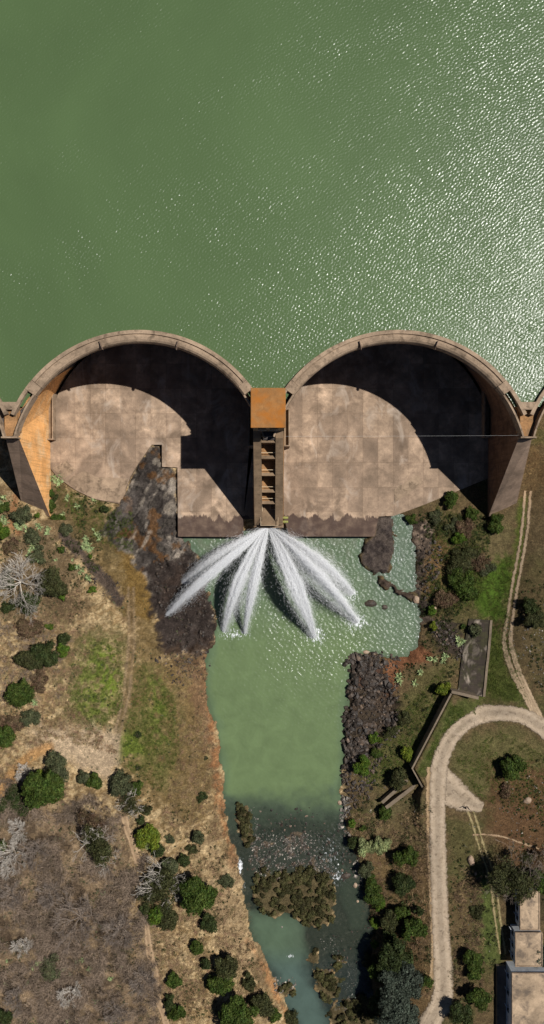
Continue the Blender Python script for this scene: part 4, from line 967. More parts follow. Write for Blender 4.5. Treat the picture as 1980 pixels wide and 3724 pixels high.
V_ = [
('LU',335,715,85,'tree','ol','tall olive-green tree just right of the bleached bare tree'),
('LU',385,792,32,'bush','br','bright green shrub at the lower right foot of the olive tree'),
('LU',95,720,150,'bare','w','large bare tree with bleached white branches at the left edge'),
('LU',180,845,62,'bush','dk','dark green shrub under the bleached bare tree'),
('LU',45,690,55,'bush','gg','dull green shrub at the left edge beneath white branches'),
('LU',60,870,45,'low','dk','dark low shrub below the white branches near the left edge'),
('LU',185,1190,74,'bush','ol','left dome of the twin olive shrubs standing in straw-coloured grass'),
('LU',275,1160,76,'bush','dk','right and darker dome of the twin shrubs in straw-coloured grass'),
('LU',395,1075,38,'bush','dk','small dark shrub right of the twin domes, behind a brighter one'),
('LU',398,1130,38,'bush','br','small bright green shrub right of the twin domes'),
('LU',125,1400,82,'bush','gr','round dark green shrub alone in dry grass on the left'),
('LU',188,1562,60,'low','gg','grey-green flattened shrub below the round lone shrub'),
('LU',62,1608,66,'low','bn','grey-brown withered shrub near the left edge'),
('LU',20,1682,62,'bush','gr','green shrub cut by the left edge above the orange path'),
('LU',135,290,52,'bush','gg','grey-green shrub against the toe of the left buttress'),
('LU',235,300,20,'bush','br','tiny bright shrub at the tip of the left buttress'),
('LU',20,395,42,'bush','br','bright green shrub at the left edge below the buttress'),
('LU',20,250,36,'bush','gr','green shrub at the left edge beside the buttress shadow'),
('LU',70,490,48,'low','bn','brown dead shrub below the left buttress'),
('LU',578,762,25,'bush','br','lone round bright green shrub in the middle of the left bank'),
('LU',455,618,23,'bush','gr','small green shrub beside the dark stony gully'),
('LU',568,553,16,'bush','br','very small bright shrub right of the pale aloes'),
('LU',656,258,26,'bush','dk','small dark green shrub just below the left apron edge'),
('LU',602,272,12,'bush','dk','tiny dark shrub left of the one below the apron edge'),
('LU',318,160,28,'bush','gr','green shrub at the foot of the orange buttress wall, uppermost'),
('LU',312,240,34,'bush','gr','green shrub at the foot of the orange buttress wall, middle one'),
('LU',345,190,22,'bush','dk','dark shrub beside the orange buttress wall'),
('LU',362,320,40,'low','gr','low green shrub below the orange wall'),
('LU',405,385,42,'low','gg','low dull shrub where the gully begins'),
('LU',310,987,26,'low','br','small yellow-green shrub in brown scrub'),
('LU',385,510,24,'bush','gr','small green shrub above the stony gully'),
('LU',230,540,55,'low','gg','sprawling dull shrub among pale aloes'),
('LU',200,430,52,'low','gg','sprawling dark shrub below the buttress toe'),
('LU',250,1330,62,'low','bn','brown withered shrub below the twin domes'),
('LU',200,1000,80,'low','bn','broad brown withered shrub below the bare tree'),
('LU',860,1670,24,'low','dk','tiny dark shrub in the lower green patch'),
('LL',270,300,118,'tree','gr','largest bright green tree, beside the orange path at left'),
('LL',245,232,52,'bush','yl','yellow-green flowering top next to the largest green tree'),
('LL',345,165,78,'bush','gg','grey-green shrub behind the largest green tree'),
('LL',590,240,52,'bush','gr','green shrub at the end of the dirt clearing'),
('LL',512,222,46,'bush','gg','grey shrub touching the green shrub at the dirt clearing'),
('LL',750,255,72,'bush','gg','dark grey-green shrub at the top of the faint path'),
('LL',848,290,46,'bush','gr','green shrub right of the grey-green one by the faint path'),
('LL',812,375,66,'open','ol','thin olive tree over the start of the faint path'),
('LL',915,420,34,'bush','ol','olive shrub right of the thin tree'),
('LL',877,486,27,'bush','dk','small round dark shrub just right of the faint path'),
('LL',925,588,68,'bush','yl','leafy yellow-green tree with pale fringe beside the path'),
('LL',915,635,30,'bush','pl','cluster of pale flowers at the foot of the yellow-green tree'),
('LL',988,665,48,'bush','dk','dark green foliage standing in for shadow in front of the yellow-green tree'),  # dark green crown added in place of a shadow
('LL',600,640,118,'open','ol','broad thin olive tree with pale limbs in the grey scrub'),
('LL',560,500,80,'open','bn','half-bare brown tree above the thin olive tree'),
('LL',1065,605,32,'low','gg','small grey-green shrub left of the river bank shrubs'),
('LL',1235,600,44,'bush','gg','grey-green shrub near the orange river bank'),
('LL',1150,728,42,'bush','dk','dark shrub below the grey-green bank shrubs'),
('LL',1195,665,34,'low','ol','low olive shrub between two bank shrubs'),
('LL',1010,880,128,'open','ol','wide thin olive tree with white limbs beside the big round tree'),
('LL',1060,760,58,'bush','gg','grey-green shrub above the wide thin tree'),
('LL',980,1085,60,'bush','br','bright green shrub below the wide thin tree'),
('LL',1045,1100,68,'bush','ol','olive shrub right of the bright green shrub'),
('LL',905,1035,34,'bush','dk','very dark foliage put in for a shadow left of the bright green shrub by the path'),  # added dark crown imitates the shadow beside the bright shrub
('LL',1240,942,106,'tree','gr','big dense round green tree close to the left river bank'),
('LL',1300,1125,50,'bush','dk','dark shrub just below the big round tree'),
('LL',1225,1282,50,'bush','gr','round green shrub in dry grass, second below the big round tree'),
('LL',1278,1382,34,'bush','dk','small dark shrub third below the big round tree'),
('LL',1092,1482,48,'bush','gr','round green shrub right of the earth path'),
('LL',1050,1615,40,'bush','dk','dark shrub touching the lower earth path'),
('LL',1098,1690,52,'bush','gr','leafy green shrub at the bottom beside the earth path'),
('LL',300,1400,82,'low','gg','sprawling grey-green shrub among dead scrub'),
('LL',480,1130,128,'bare','g','large grey-violet bare tree in the dead scrub'),
('LL',50,720,92,'bare','w','white-limbed bare tree at the left edge of the scrub'),
('LL',110,545,62,'bare','w','smaller bleached bare tree above the white-limbed one'),
('LL',740,1180,88,'bare','g','dark bare tree beside the earth path'),
('LL',430,1580,60,'bare','w','small pale bare tree low in the dead scrub'),
('LL',720,1700,72,'bare','g','grey bare tree at the bottom near the earth path'),
('LL',130,1270,52,'bare','w','thin pale bare tree near the left edge low in the scrub'),
('LL',90,1600,66,'bare','g','grey bare tree in the bottom left corner'),
('LL',300,960,60,'bare','g','small grey bare tree in mid scrub'),
('LL',60,970,70,'bare','g','grey bare tree at the left edge in mid scrub'),
('LL',890,1500,70,'bare','g','grey leafless tree just left of the lower earth path'),
('LL',200,700,80,'bare','g','tangled grey bare tree left of the thin olive tree'),
('LL',10,640,34,'bush','gr','green shrub at the left edge above the white-limbed tree'),
('LL',30,1712,44,'bush','dk','dark shrub in the bottom left corner'),
('LL',90,385,84,'low','dk','dark sprawling shrub below the orange path'),
('LL',145,190,46,'bare','w','thin white bare tree beside the largest green tree'),
('LL',860,160,18,'low','dk','small dark plant in the green patch'),
('MR',205,1390,72,'tree','ol','tall olive tree on the lower left bank'),
('MR',190,1500,66,'tree','gr','green tree joined to the tall olive tree on the lower left bank'),
('MR',120,1505,42,'bush','dk','dark shrub left of the joined trees'),
('MR',355,1492,44,'bush','ol','olive shrub between the joined trees and the water'),
('MR',290,1705,106,'tree','gr','broad green tree at the bottom edge left of the river'),
('MR',440,1632,68,'bush','ol','olive shrub right of the broad bottom tree'),
('MR',515,1705,40,'bush','gr','small green shrub at the water edge near the bottom'),
('MR',620,1720,60,'low','ol','low reedy shrub at the bottom edge of the bank'),
('MR',215,870,52,'low','gg','grey-green shrub on the left bank by the first rapid'),
('MR',60,340,34,'low','dk','dark low shrub on the left bank above the rapids'),
('MR',85,97,14,'low','dk','tiny dark shrub on the orange bank edge'),
('MR',1065,150,50,'bush','br','bright green shrub in the boulder field'),
('MR',1340,75,43,'bush','yl','round yellow-green shrub just left of the retaining wall'),
('MR',1290,232,56,'bush','ol','loose olive shrub near the corner of the retaining wall'),
('MR',1200,437,44,'bush','gr','green shrub at the end of the parallel low walls'),
('MR',1000,505,27,'bush','br','small bright shrub near the right river bank'),
('MR',1062,535,22,'bush','gr','small green shrub right of the bright one near the river'),
('MR',1070,660,54,'bush','pl','pale yellow-green leafy shrub on the right bank'),
('MR',1178,640,50,'bush','pl','silvery pale shrub right of the yellow-green one'),
('MR',1000,620,36,'bush','dk','dark shrub left of the pale leafy shrub'),
('MR',1330,708,62,'bush','gr','round dark green shrub standing alone left of the road'),
('MR',1078,792,46,'bush','gg','grey-green shrub where the right bank meets fast water'),
('MR',1118,862,36,'bush','gr','green shrub under the grey-green bank shrub'),
('MR',1128,948,60,'bush','gr','large dark green shrub overhanging the right channel'),
('MR',1168,1010,34,'bush','br','bright green shrub at the foot of the overhanging shrub'),
('MR',1325,870,54,'bush','dk','dark shrub below the round lone shrub left of the road'),
('MR',1240,1110,58,'bush','ol','olive shrub amid dry grass right of the channel'),
('MR',1305,1060,46,'bush','gr','green shrub up and right of the olive one'),
('MR',1130,1122,32,'bush','br','small bright shrub at the channel edge'),
('MR',1140,1255,24,'bush','br','tiny bright shrub lower on the channel edge'),
('MR',1225,1205,42,'bush','dk','dark shrub below the olive one right of the channel'),
('MR',1345,1182,44,'bush','gr','green shrub beside the road halfway down'),
('MR',1250,1350,105,'tree','dk','dark leafy tree above the big blue-grey tree'),
('MR',1180,1420,66,'bush','gr','green shrub at the water edge by the blue-grey tree'),
('MR',1112,1362,46,'low','ol','low olive shrub in the shallows at the bank edge'),
('MR',1300,1500,110,'tree','bl','upper half of the dark blue-grey grove left of the road'),
('MR',1285,1650,132,'tree','bl','largest blue-grey feathery tree at the bottom left of the road'),
('MR',1180,1600,66,'bush','dk','near-black shrub at the river side of the blue-grey tree'),
('RL',1100,215,92,'bush','gr','green tree inside the road loop with dark shade at its left'),
('RL',1060,400,56,'low','bn','brown low shrub inside the road loop'),
('RL',290,1540,92,'bush','gr','green shrub pressed against the left road verge'),
('RL',330,1390,42,'bush','dk','small dark shrub above the one by the road verge'),
('RL',180,1170,80,'bush','dk','dark green shrub in dry grass west of the road'),
('RL',150,1400,60,'low','ol','flat olive shrub west of the road'),
('RL',400,1985,52,'bush','gr','small green tree at the road edge near the bottom'),
('RL',785,1790,72,'tree','gr','upper of two green trees standing right of the road'),
('RL',790,1895,62,'tree','gr','lower of two green trees right of the road, touching the upper'),
('RL',835,2120,86,'tree','gr','leaning green tree right of the road near the bottom'),
('RL',680,2245,92,'tree','dk','dark green tree at the bottom edge right of the road'),
('RL',740,1730,0.1,'low','bn','x'),
('RL',820,1400,60,'low','ol','low olive shrub in the rough strip between road and track'),
('RL',1130,1130,190,'open','ol','broad thin tree hanging over the smallest house'),
('RL',1345,1160,92,'tree','gr','dense green tree at the right edge above the smallest house'),
('RL',1000,1090,90,'open','rd','thorny brown tree shading the grassy track'),
('RL',1345,1760,86,'tree','bl','grey-green tree against the middle house at the right edge'),
('RL',1345,1905,64,'tree','gg','pale grey-green tree between the middle and largest houses'),
('RL',1375,2090,56,'tree','dk','dark tree over the largest roof at the right edge'),
('RL',1375,2260,66,'tree','gr','green tree at the bottom right corner over the largest roof'),
('RL',1350,940,80,'open','bn','dark thorny tree at the right edge above the houses'),
('RU',1075,182,52,'bush','gr','round leafy green tree at the toe of the right buttress'),
('RU',845,275,36,'bush','br','bright green shrub above the brown slope at right'),
('RU',925,112,42,'bush','gr','green shrub in the shade line of the right arch'),
('RU',800,190,44,'low','gg','grey-green low shrub below the right apron'),
('RU',785,28,46,'bush','gr','green shrub touching the right apron edge'),
('RU',545,160,38,'low','gr','low green shrub at the head of the side channel'),
('RU',665,722,30,'bush','br','bright shrub on the ledge where the side channel ends'),
('RU',680,815,24,'bush','yl','small yellow-green shrub below the ledge'),
('RU',930,842,44,'bush','gg','grey-green shrub on the paved ramp'),
('RU',865,820,18,'bush','gr','tiny green shrub left of the paved ramp'),
('RU',750,1210,46,'bush','yl','bright yellow-green shrub at the top end of the retaining wall'),
('RU',315,1510,34,'bush','br','bright green shrub at the edge of the black boulder field'),
('RU',1285,690,46,'bush','dk','dark shrub near the right edge beside the sandy track'),
('RU',1310,770,52,'bush','ol','olive thorny shrub near the right edge beside the sandy track'),
('RU',870,430,90,'low','ol','sprawling olive scrub on the slope right of the side channel'),
('RU',860,560,96,'low','gr','sprawling green scrub lower on the same slope'),
('RU',960,420,60,'low','bn','brown scrub at the crest of the slope'),
('RU',1020,460,50,'low','gg','pale scrub bordering the green grass'),
('RU',760,660,70,'low','bn','brown scrub above the bright ledge shrub'),
('RU',700,130,50,'low','gg','dull scrub below the right apron'),
('RU',880,210,62,'low','bn','brown scrub beside the bright green shrub'),
('RU',500,1390,44,'low','ol','low olive scrub under the retaining wall shade'),
('RU',330,1610,36,'low','gr','low green plant at the lower end of the boulders'),
('RU',420,1480,40,'low','ol','low olive plant right of the boulders'),
]
for q in V_:
    if q[3] > 1: plant(*q)
# bare tree whose branches stand right of the right buttress
def islands():
    for poly, lab, n in ((ISL_A, 'narrow strip of brown reeds at the head of the shallows', 22), (ISL_B, 'large brown-green reed island in the middle of the river', 120), (ISL_C, 'tiny reed tuft below the large island', 3),
                      (ISL_D, 'rounded olive reed island low in the river', 26), (ISL_E, 'small reed tuft on gravel right of the rounded island', 4), (ISL_F, 'broad brown reed bed at the bottom edge of the river', 60), (ISL_G, 'small reedy islet among stones near the left bank', 4)):
        W = FP(poly, .5); cx_, cy_ = W.mean(0); mb = MB(); k = 0; lo, hi = W.min(0), W.max(0)
        while k < n:
            p_ = rng.uniform(lo, hi); d, ins = pdist(np.array([p_[0]]), np.array([p_[1]]), W)
            if not ins[0]: continue
            r = rng.uniform(.7, 1.35); 
            cm = crown_mb((p_[0], p_[1], gz(*p_)+r*.35), r, r*.75, 5, 560, .12, hollow=.3)
            off = rng.uniform(-.25, .3)
            for v_, f_, va in zip(cm.v, cm.f, cm.var): mb.add(v_, f_-f_.min(), np.clip(va+off, 0, 1))
            k += 1
        t = thing('reed_island', (cx_, cy_, 0), lab, 'reed bed'); child(mb, 'reeds', FM['rd'], t)
islands()

# aloes
def aloe_mesh():
    mb = MB()
    for i in range(22):
        a = rng.uniform(0, 2*math.pi); el = rng.uniform(.15, 1.2); L = rng.uniform(.6, 1.0); d = np.array([math.cos(a)*math.cos(el), math.sin(a)*math.cos(el), math.sin(el)])
        s = np.array([-math.sin(a), math.cos(a), 0])*.09; m = d*L*.45+np.array([0, 0, .05]); t = d*L+np.array([0, 0, -.08])
        mb.add([s*.8, -s*.8, m-s, m+s, t], [(0, 1, 2, 3), (3, 2, 4)], rng.uniform(.4, .95))
    return mb
AL = []
for _ in range(4): o = aloe_mesh().build('aloe', M_aloe); AL.append(o.data); bpy.data.objects.remove(o)
def aloes(zn, pts, label, group, rs=(.8, 1.5)):
    for a, b_ in pts:
        ox, oy, sc = ZN[zn]; x, y, z = G(ox+a/sc, oy+b_/sc)
        o = bpy.data.objects.new('aloe', AL[rng.integers(0, 4)]); C.objects.link(o); o.location = (x, y, z+.02); s = float(rng.uniform(*rs)); o.scale = (s, s, s); o.rotation_euler = (0, 0, float(rng.uniform(0, 6)))
        tag(o, label, 'aloe', group)
aloes('LU', [(30,185),(25,310),(40,345),(120,370),(100,355),(150,345),(135,380),(165,370),(235,360),(250,375),(215,440),(232,450),(205,485),(220,500),(235,495),(190,520),(180,545),(250,570),(200,505),(300,405),(305,380),(20,330),(10,350),(12,225),(45,235),(110,350),(170,395)], 'pale spiky aloe rosette in scrub below the left buttress', 'aloes below the left buttress')
aloes('LU', [(540,440),(528,470),(545,480),(560,485),(520,488),(535,500),(550,512),(568,510),(600,408),(612,412),(585,385),(620,440),(490,620),(515,640),(548,680),(555,690),(500,655),(590,200),(480,240),(418,195),(425,180),(395,290),(350,575),(455,575)], 'pale yellow-green aloe on the slope below the left apron', 'aloes below the left apron')
aloes('LU', [(320,70),(345,60),(370,75),(385,50),(350,90),(375,95),(400,80)], 'grey-green aloe wedged between the orange wall and the apron', 'aloes beside the orange wall', (.9, 1.7))
aloes('LL', [(655,930),(645,945),(360,1325),(355,1345),(45,1360),(40,1495),(180,1490),(205,1395),(280,1190),(610,1620),(600,1610),(435,1600),(440,1440),(485,1360),(515,1350),(680,1470),(695,1465),(400,1400),(560,1410),(760,1390),(240,1370),(425,1730)], 'small yellow-green aloe among dead scrub', 'aloes in the dead scrub', (.7, 1.3))
aloes('LU', [(213,1450),(222,1465)], 'grey aloe beside the round lone shrub', 'aloes by the lone shrub', (.9,1.4))
aloes('RU', [(463,1125),(463,1155),(595,1100),(600,1110),(650,1020),(680,1020),(563,1170),(745,1010),(740,1035),(755,1000),(830,900),(840,925),(850,910)], 'straw-coloured tussock on the slope above the red soil', 'tussocks above the red soil', (1.0, 1.9))
for o in C.objects:
    if o.get('group') == 'tussocks above the red soil': o['category'] = 'tussock'

# ------------------------------------------------------------------ stuff: scrub, grass, stones
def in_poly_points(poly, n, z=2.0, jit=0):
    W = FP(poly, z); lo, hi = W.min(0), W.max(0); out = []
    while sum(map(len, out)) < n:
        q = rng.uniform(lo, hi, (n*2, 2)); d, ins = pdist(q[:, 0]+(fbm(q[:, 0], q[:, 1], 3.5, 3, 401)-.5)*2*jit, q[:, 1]+(fbm(q[:, 0], q[:, 1], 3.5, 3, 402)-.5)*2*jit, W); out.append(q[ins])
    return np.concatenate(out)[:n]
def sticks(mb, cen, d, L, r, var):
    n = len(cen); up = np.cross(d, rng.normal(0, 1, (n, 3))); up /= np.linalg.norm(up, axis=1)[:, None]+1e-9; s2 = np.cross(d, up); r = r[:, None]; tip = cen+d*L[:, None]
    V = np.stack([cen+up*r, cen-up*r*.5+s2*r*.87, cen-up*r*.5-s2*r*.87, tip], 1).reshape(-1, 3)
    f = (np.array([[0,1,3],[1,2,3],[2,0,3]])[None]+np.arange(n)[:, None, None]*4).reshape(-1, 3); mb.add(V, f, np.repeat(var, 4))
def scrub(poly, nb, name, mat, label, hgt=(.5, 1.4), per=16, z=4, rad=.028, thr=.42):
    q = in_poly_points(poly, nb, z, 9); q = q[fbm(q[:, 0], q[:, 1], 5, 3, 77) > thr+.04*rng.normal(0, 1, len(q))]
    m = len(q); c = np.repeat(q, per, 0); n = m*per; g = gzv(c[:, 0], c[:, 1])
    sz = np.repeat(rng.uniform(*hgt, m), per); vv = np.repeat(rng.uniform(.1, .8, m), per)
    a = rng.uniform(0, 2*math.pi, n); el = rng.uniform(.0, .9, n); d = np.stack([np.cos(a)*np.cos(el), np.sin(a)*np.cos(el), np.sin(el)], 1)
    cen = np.stack([c[:, 0], c[:, 1], g+.05], 1)+rng.normal(0, .25, (n, 3))*np.array([1, 1, .1])*sz[:, None]; cen[:, 2] += rng.random(n)*.5*sz
    mb = MB(); sticks(mb, cen, d, sz*rng.uniform(.5, 1.1, n), np.full(n, rad), np.clip(vv+rng.normal(0, .15, n), 0, 1)); o = mb.build(name, mat); return tag(o, label, kind='stuff')
SCR = [(0,1990),(60,1995),(170,2030),(290,2060),(310,2180),(345,2300),(385,2420),(400,2600),(-60,2600),(-60,2010)]
SCR = [(0,1960),(60,1985),(170,2010),(290,2040),(330,2180),(355,2300),(395,2420),(405,2600),(-60,2600),(-60,1980)]
scrub(SCR, 2300, 'dead_scrub', M_twig, 'tangle of leafless grey and brown scrub on the lower left', thr=.40)
scrub(SCR, 1000, 'dead_scrub', M_twig, 'larger leafless grey bushes spread through the dead scrub', (1.4, 2.6), 46, rad=.035, thr=.44)
scrub(SCR, 1500, 'dead_scrub', M_twig3, 'dark brown brush under the leafless scrub on the lower left', (.5, 1.6), 26, rad=.035, thr=.47)
scrub([(0,1560),(120,1560),(190,1600),(150,1700),(60,1720),(0,1800),(-40,1700)], 500, 'dead_scrub', M_twig, 'brown dead brush beside the twin domed shrubs', (.4, 1.0), 14)
scrub([(880,2080),(1070,2060),(1080,2500),(960,2500),(950,2330),(900,2200)], 900, 'dead_scrub', M_twig2, 'brown dead brush between the river and the road', (.4, .9), 10)
scrub([(1135,2190),(1200,2190),(1210,2480),(1135,2440)], 500, 'dead_scrub', M_twig2, 'brown dead brush between the road and the grassy track', (.3, .7), 14)
def tufts(polys, label, name, mat, hgt, rad, per=9, thr=.45, z=4, seed=91, lean=.9):
    mb = MB()
    for poly, nb in polys:
        q = in_poly_points(poly, nb, z); q = q[fbm(q[:, 0], q[:, 1], 2.2, 3, seed) > thr]; m = len(q)
        if not m: continue
        flow = fbm(q[:, 0], q[:, 1], 7, 2, 92)*12
        c = np.repeat(q, per, 0); n = m*per; a = np.repeat(flow, per)+rng.normal(0, .7, n); el = rng.uniform(.1, lean, n)
        d = np.stack([np.cos(a)*np.cos(el), np.sin(a)*np.cos(el), np.sin(el)], 1); sz = np.repeat(rng.uniform(*hgt, m), per)
        cen = np.stack([c[:, 0], c[:, 1], gzv(c[:, 0], c[:, 1])], 1)+rng.normal(0, .16, (n, 3))*np.array([1, 1, .0])
        sticks(mb, cen, d, sz*rng.uniform(.6, 1.2, n), np.full(n, rad), np.clip(np.repeat(rng.uniform(.2, .8, m), per)+rng.normal(0, .12, n), 0, 1))
    return tag(mb.build(name, mat), label, kind='stuff')
tufts([([(0,1580),(200,1480),(230,1640),(170,1760),(300,1900),(150,1860),(0,1900)], 5200), ([(380,2120),(600,2180),(660,2440),(720,2560),(420,2576),(370,2280)], 6500), ([(440,1650),(530,1700),(550,2000),(590,2200),(400,2080),(450,1900)], 2600),
       ([(0,1900),(90,1900),(0,1990)], 300), ([(870,2060),(1080,2040),(1080,2500),(950,2450)], 2200), ([(1130,2160),(1210,2180),(1210,2500),(1130,2450)], 900)],
      'flattened straw-coloured dry grass on both banks', 'dry_grass', M_straw, (.35, .9), .03)
tufts([([(190,1600),(300,1600),(310,1780),(240,1850),(160,1800)], 2600), ([(350,1660),(440,1760),(450,1900),(400,2000),(300,1920)], 2600), ([(1200,1420),(1290,1400),(1280,1580),(1320,1760),(1210,1740)], 2600),
       ([(1045,1940),(1130,1770),(1220,1780),(1100,1880)], 1200), ([(1140,1900),(1250,1830),(1380,1900),(1360,2050),(1200,2000)], 1800), ([(970,1850),(1120,1680),(1130,1740),(1030,1930),(920,1990)], 2200), ([(1100,1270),(1240,1330),(1200,1540),(1080,1560)], 2200), ([(130,1220),(330,1290),(330,1400),(200,1340)], 1500)],
      'short green grass and weeds on damp ground', 'green_grass', M_grass, (.2, .5), .026, 9, .4)
def undergrowth(polys, mat, label):
    mb = MB()
    for poly, nb, (s0, s1) in polys:
        q = in_poly_points(poly, nb, 4); q = q[fbm(q[:, 0], q[:, 1], 4, 3, 71) > .46]; m = len(q)
        if not m: continue
        per = 26; sz = np.repeat(s0+(s1-s0)*rng.random(m)**2, per); c = np.repeat(q, per, 0); n = m*per
        d = rng.normal(0, 1, (n, 3)); d[:, 2] = np.abs(d[:, 2]); d /= np.linalg.norm(d, axis=1)[:, None]
        rr = rng.uniform(.4, 1, n)*sz; p3 = np.stack([c[:, 0], c[:, 1], gzv(c[:, 0], c[:, 1])], 1)+d*rr[:, None]*np.array([1, 1, .7])
        leaves(mb, p3, d, .12, np.clip(np.repeat(rng.uniform(.05, .85, m), per)+rng.normal(0, .13, n), 0, 1))
    return tag(mb.build('undergrowth', mat), label, kind='stuff')
undergrowth([([(0,1230),(60,1270),(130,1290),(260,1340),(250,1430),(200,1500),(0,1420)], 420, (.2, .8)), ([(130,1220),(300,1275),(330,1310),(260,1340),(170,1300)], 260, (.2, .7)),
             ([(1060,1290),(1240,1300),(1230,1480),(1100,1600),(1060,1540),(1090,1400)], 900, (.2, .8)), ([(1060,1560),(1160,1560),(1150,1730),(1060,1830),(960,1990),(870,2000),(1000,1800),(1000,1690)], 560, (.15, .6)),
             ([(870,2010),(1080,2010),(1080,2500),(950,2460),(930,2230)], 900, (.2, .9)), ([(1130,2060),(1240,2200),(1250,2480),(1120,2576)], 420, (.15, .7)), ([(1230,1900),(1370,1900),(1370,2250),(1290,2240)], 350, (.15, .6)), ([(1290,1480),(1370,1420),(1370,1740),(1330,1720)], 200, (.2, .8)),
             ([(280,1920),(430,1980),(560,2140),(640,2420),(700,2560),(420,2576),(360,2250)], 520, (.2, .8))], FM['dk'], 'dark weedy undergrowth scattered over both banks')
undergrowth([(SCR, 1500, (.2, 1.2)), ([(130,1450),(420,1480),(520,1700),(520,1950),(350,2050),(100,1850)], 380, (.12, .4)), ([(0,1420),(200,1500),(200,1700),(0,1850)], 260, (.2, .7))], FM['gg'], 'grey-green and brown weeds scattered through the dry left bank')
undergrowth([([(1180,1556),(1232,1560),(1214,1752),(1150,1742)], 60, (.15, .6)), ([(0,1230),(130,1300),(250,1400),(220,1560),(0,1560)], 150, (.4, 1.3)), ([(1060,1290),(1240,1300),(1210,1540),(1060,1560)], 420, (.3, 1.3)), ([(870,2010),(1080,2010),(1080,2500),(950,2460),(930,2230)], 420, (.4, 1.5)), ([(1060,1560),(1230,1560),(1150,1730),(960,1990),(1000,1800)], 260, (.2, .9)),
             ([(290,1930),(430,2000),(560,2140),(640,2420),(700,2560),(420,2576),(360,2250)], 240, (.3, 1.3)), ([(1130,2300),(1240,2300),(1250,2576),(1130,2576)], 160, (.3, 1.1))], FM['ol'], 'olive weeds and low brush scattered between the shrubs')
# stones
def ico():
    t = (1+5**.5)/2; v = np.array([(-1,t,0),(1,t,0),(-1,-t,0),(1,-t,0),(0,-1,t),(0,1,t),(0,-1,-t),(0,1,-t),(t,0,-1),(t,0,1),(-t,0,-1),(-t,0,1)], float); v /= np.linalg.norm(v[0])
    f = np.array([(0,11,5),(0,5,1),(0,1,7),(0,7,10),(0,10,11),(1,5,9),(5,11,4),(11,10,2),(10,7,6),(7,1,8),(3,9,4),(3,4,2),(3,2,6),(3,6,8),(3,8,9),(4,9,5),(2,4,11),(6,2,10),(8,6,7),(9,8,1)])
    return v, f
IV, IF = ico()
def stones(polys, name, mat, label, thr=0, z=1, sink=.25):
    mb = MB()
    for poly, n, (s0, s1) in polys:
        q = in_poly_points(poly, n, z, 3.5)
        if thr: q = q[fbm(q[:, 0], q[:, 1], 2.5, 3, 61) > thr]
        n = len(q); s = s0+(s1-s0)*rng.random(n)**3; g = gzv(q[:, 0], q[:, 1]); g = np.maximum(g, -.12)
        V = IV[None]*(1+rng.normal(0, .26, (n, 12, 1)))*np.stack([s*rng.uniform(.7, 1.4, n), s*rng.uniform(.6, 1.1, n), s*rng.uniform(.45, .8, n)], 1)[:, None, :]
        a = rng.uniform(0, 6.28, n); ca_, sa_ = np.cos(a)[:, None], np.sin(a)[:, None]; X = V[..., 0]*ca_-V[..., 1]*sa_; Y = V[..., 0]*sa_+V[..., 1]*ca_
        V = np.stack([X+q[:, 0:1], Y+q[:, 1:2], V[..., 2]+(g+s*sink)[:, None]], -1).reshape(-1, 3)
        f = (IF[None]+np.arange(n)[:, None, None]*12).reshape(-1, 3); mb.add(V, f, np.repeat(np.clip(rng.uniform(0, .7, n)+(rng.random(n) < .12)*.5, 0, 1), 12))
    return tag(mb.build(name, mat), label, kind='stuff')
stones([(RUBBLE, 2700, (.08, .95)), ([(870,1640),(960,1650),(950,1740),(885,1720)], 700, (.1, .4)), ([(1085,1560),(1150,1570),(1165,1660),(1110,1640)], 350, (.12, .5)), ([(850,1930),(960,1860),(940,2000),(860,2010)], 420, (.1, .5)),
        ([(395,1490),(470,1420),(512,1450),(542,1540),(536,1650),(470,1665),(415,1630)], 700, (.08, .5)), ([(440,1340),(500,1420),(500,1500),(400,1500),(385,1430)], 220, (.1, .6)), ([(155,1345),(215,1390),(310,1500),(290,1515),(190,1410)], 700, (.08, .3))],
       'dark_rubble', M_rock, 'black and brown broken basalt boulders heaped along both banks', thr=.44)
stones([([(630,2040),(870,2030),(900,2150),(930,2260),(860,2230),(640,2200)], 620, (.08, .42)), ([(850,2330),(940,2330),(940,2500),(800,2440)], 200, (.08, .35)), ([(905,1640),(1010,1650),(1010,1800),(940,1930),(880,2060),(860,1950),(880,1800)], 1500, (.05, .5)), ([(1060,1330),(1110,1400),(1090,1560),(1050,1500)], 260, (.08, .5)), ([(370,1640),(540,1640),(500,1720),(420,1720)], 380, (.06, .3))],
       'dark_stones', M_rock, 'dark wet stones scattered through the shallows and bank edges', z=0)
stones([(BAR, 1700, (.06, .26)), ([(850,2000),(870,2000),(885,2100),(862,2080),(850,2040)], 260, (.12, .45)), ([(625,2030),(640,2060),(650,2120),(625,2150)], 160, (.08, .28)), ([(780,2360),(860,2360),(900,2500),(940,2540),(850,2540),(860,2430)], 500, (.05, .2)),
        ([(690,2460),(740,2470),(745,2500),(690,2500)], 120, (.1, .4)), ([(650,2090),(800,2080),(850,2160),(700,2130)], 420, (.06, .26)), ([(880,2160),(905,2160),(915,2230),(890,2220)], 50, (.15, .5))],
       'river_gravel', M_rockp, 'pale cobbles and gravel bars in the shallow river', z=0)
stones([([(1240,1930),(1370,1930),(1370,2180),(1250,2180)], 240, (.05, .2)), ([(1130,2060),(1200,2060),(1240,2400),(1140,2400)], 160, (.04, .16)), ([(870,1940),(1080,2000),(1080,2150),(900,2150)], 120, (.05, .2)), ([(1270,1560),(1370,1500),(1370,1760),(1320,1700)], 200, (.05, .25))],
       'scattered_stones', M_rockp, 'small pale stones scattered over the grass east of the river', z=4)
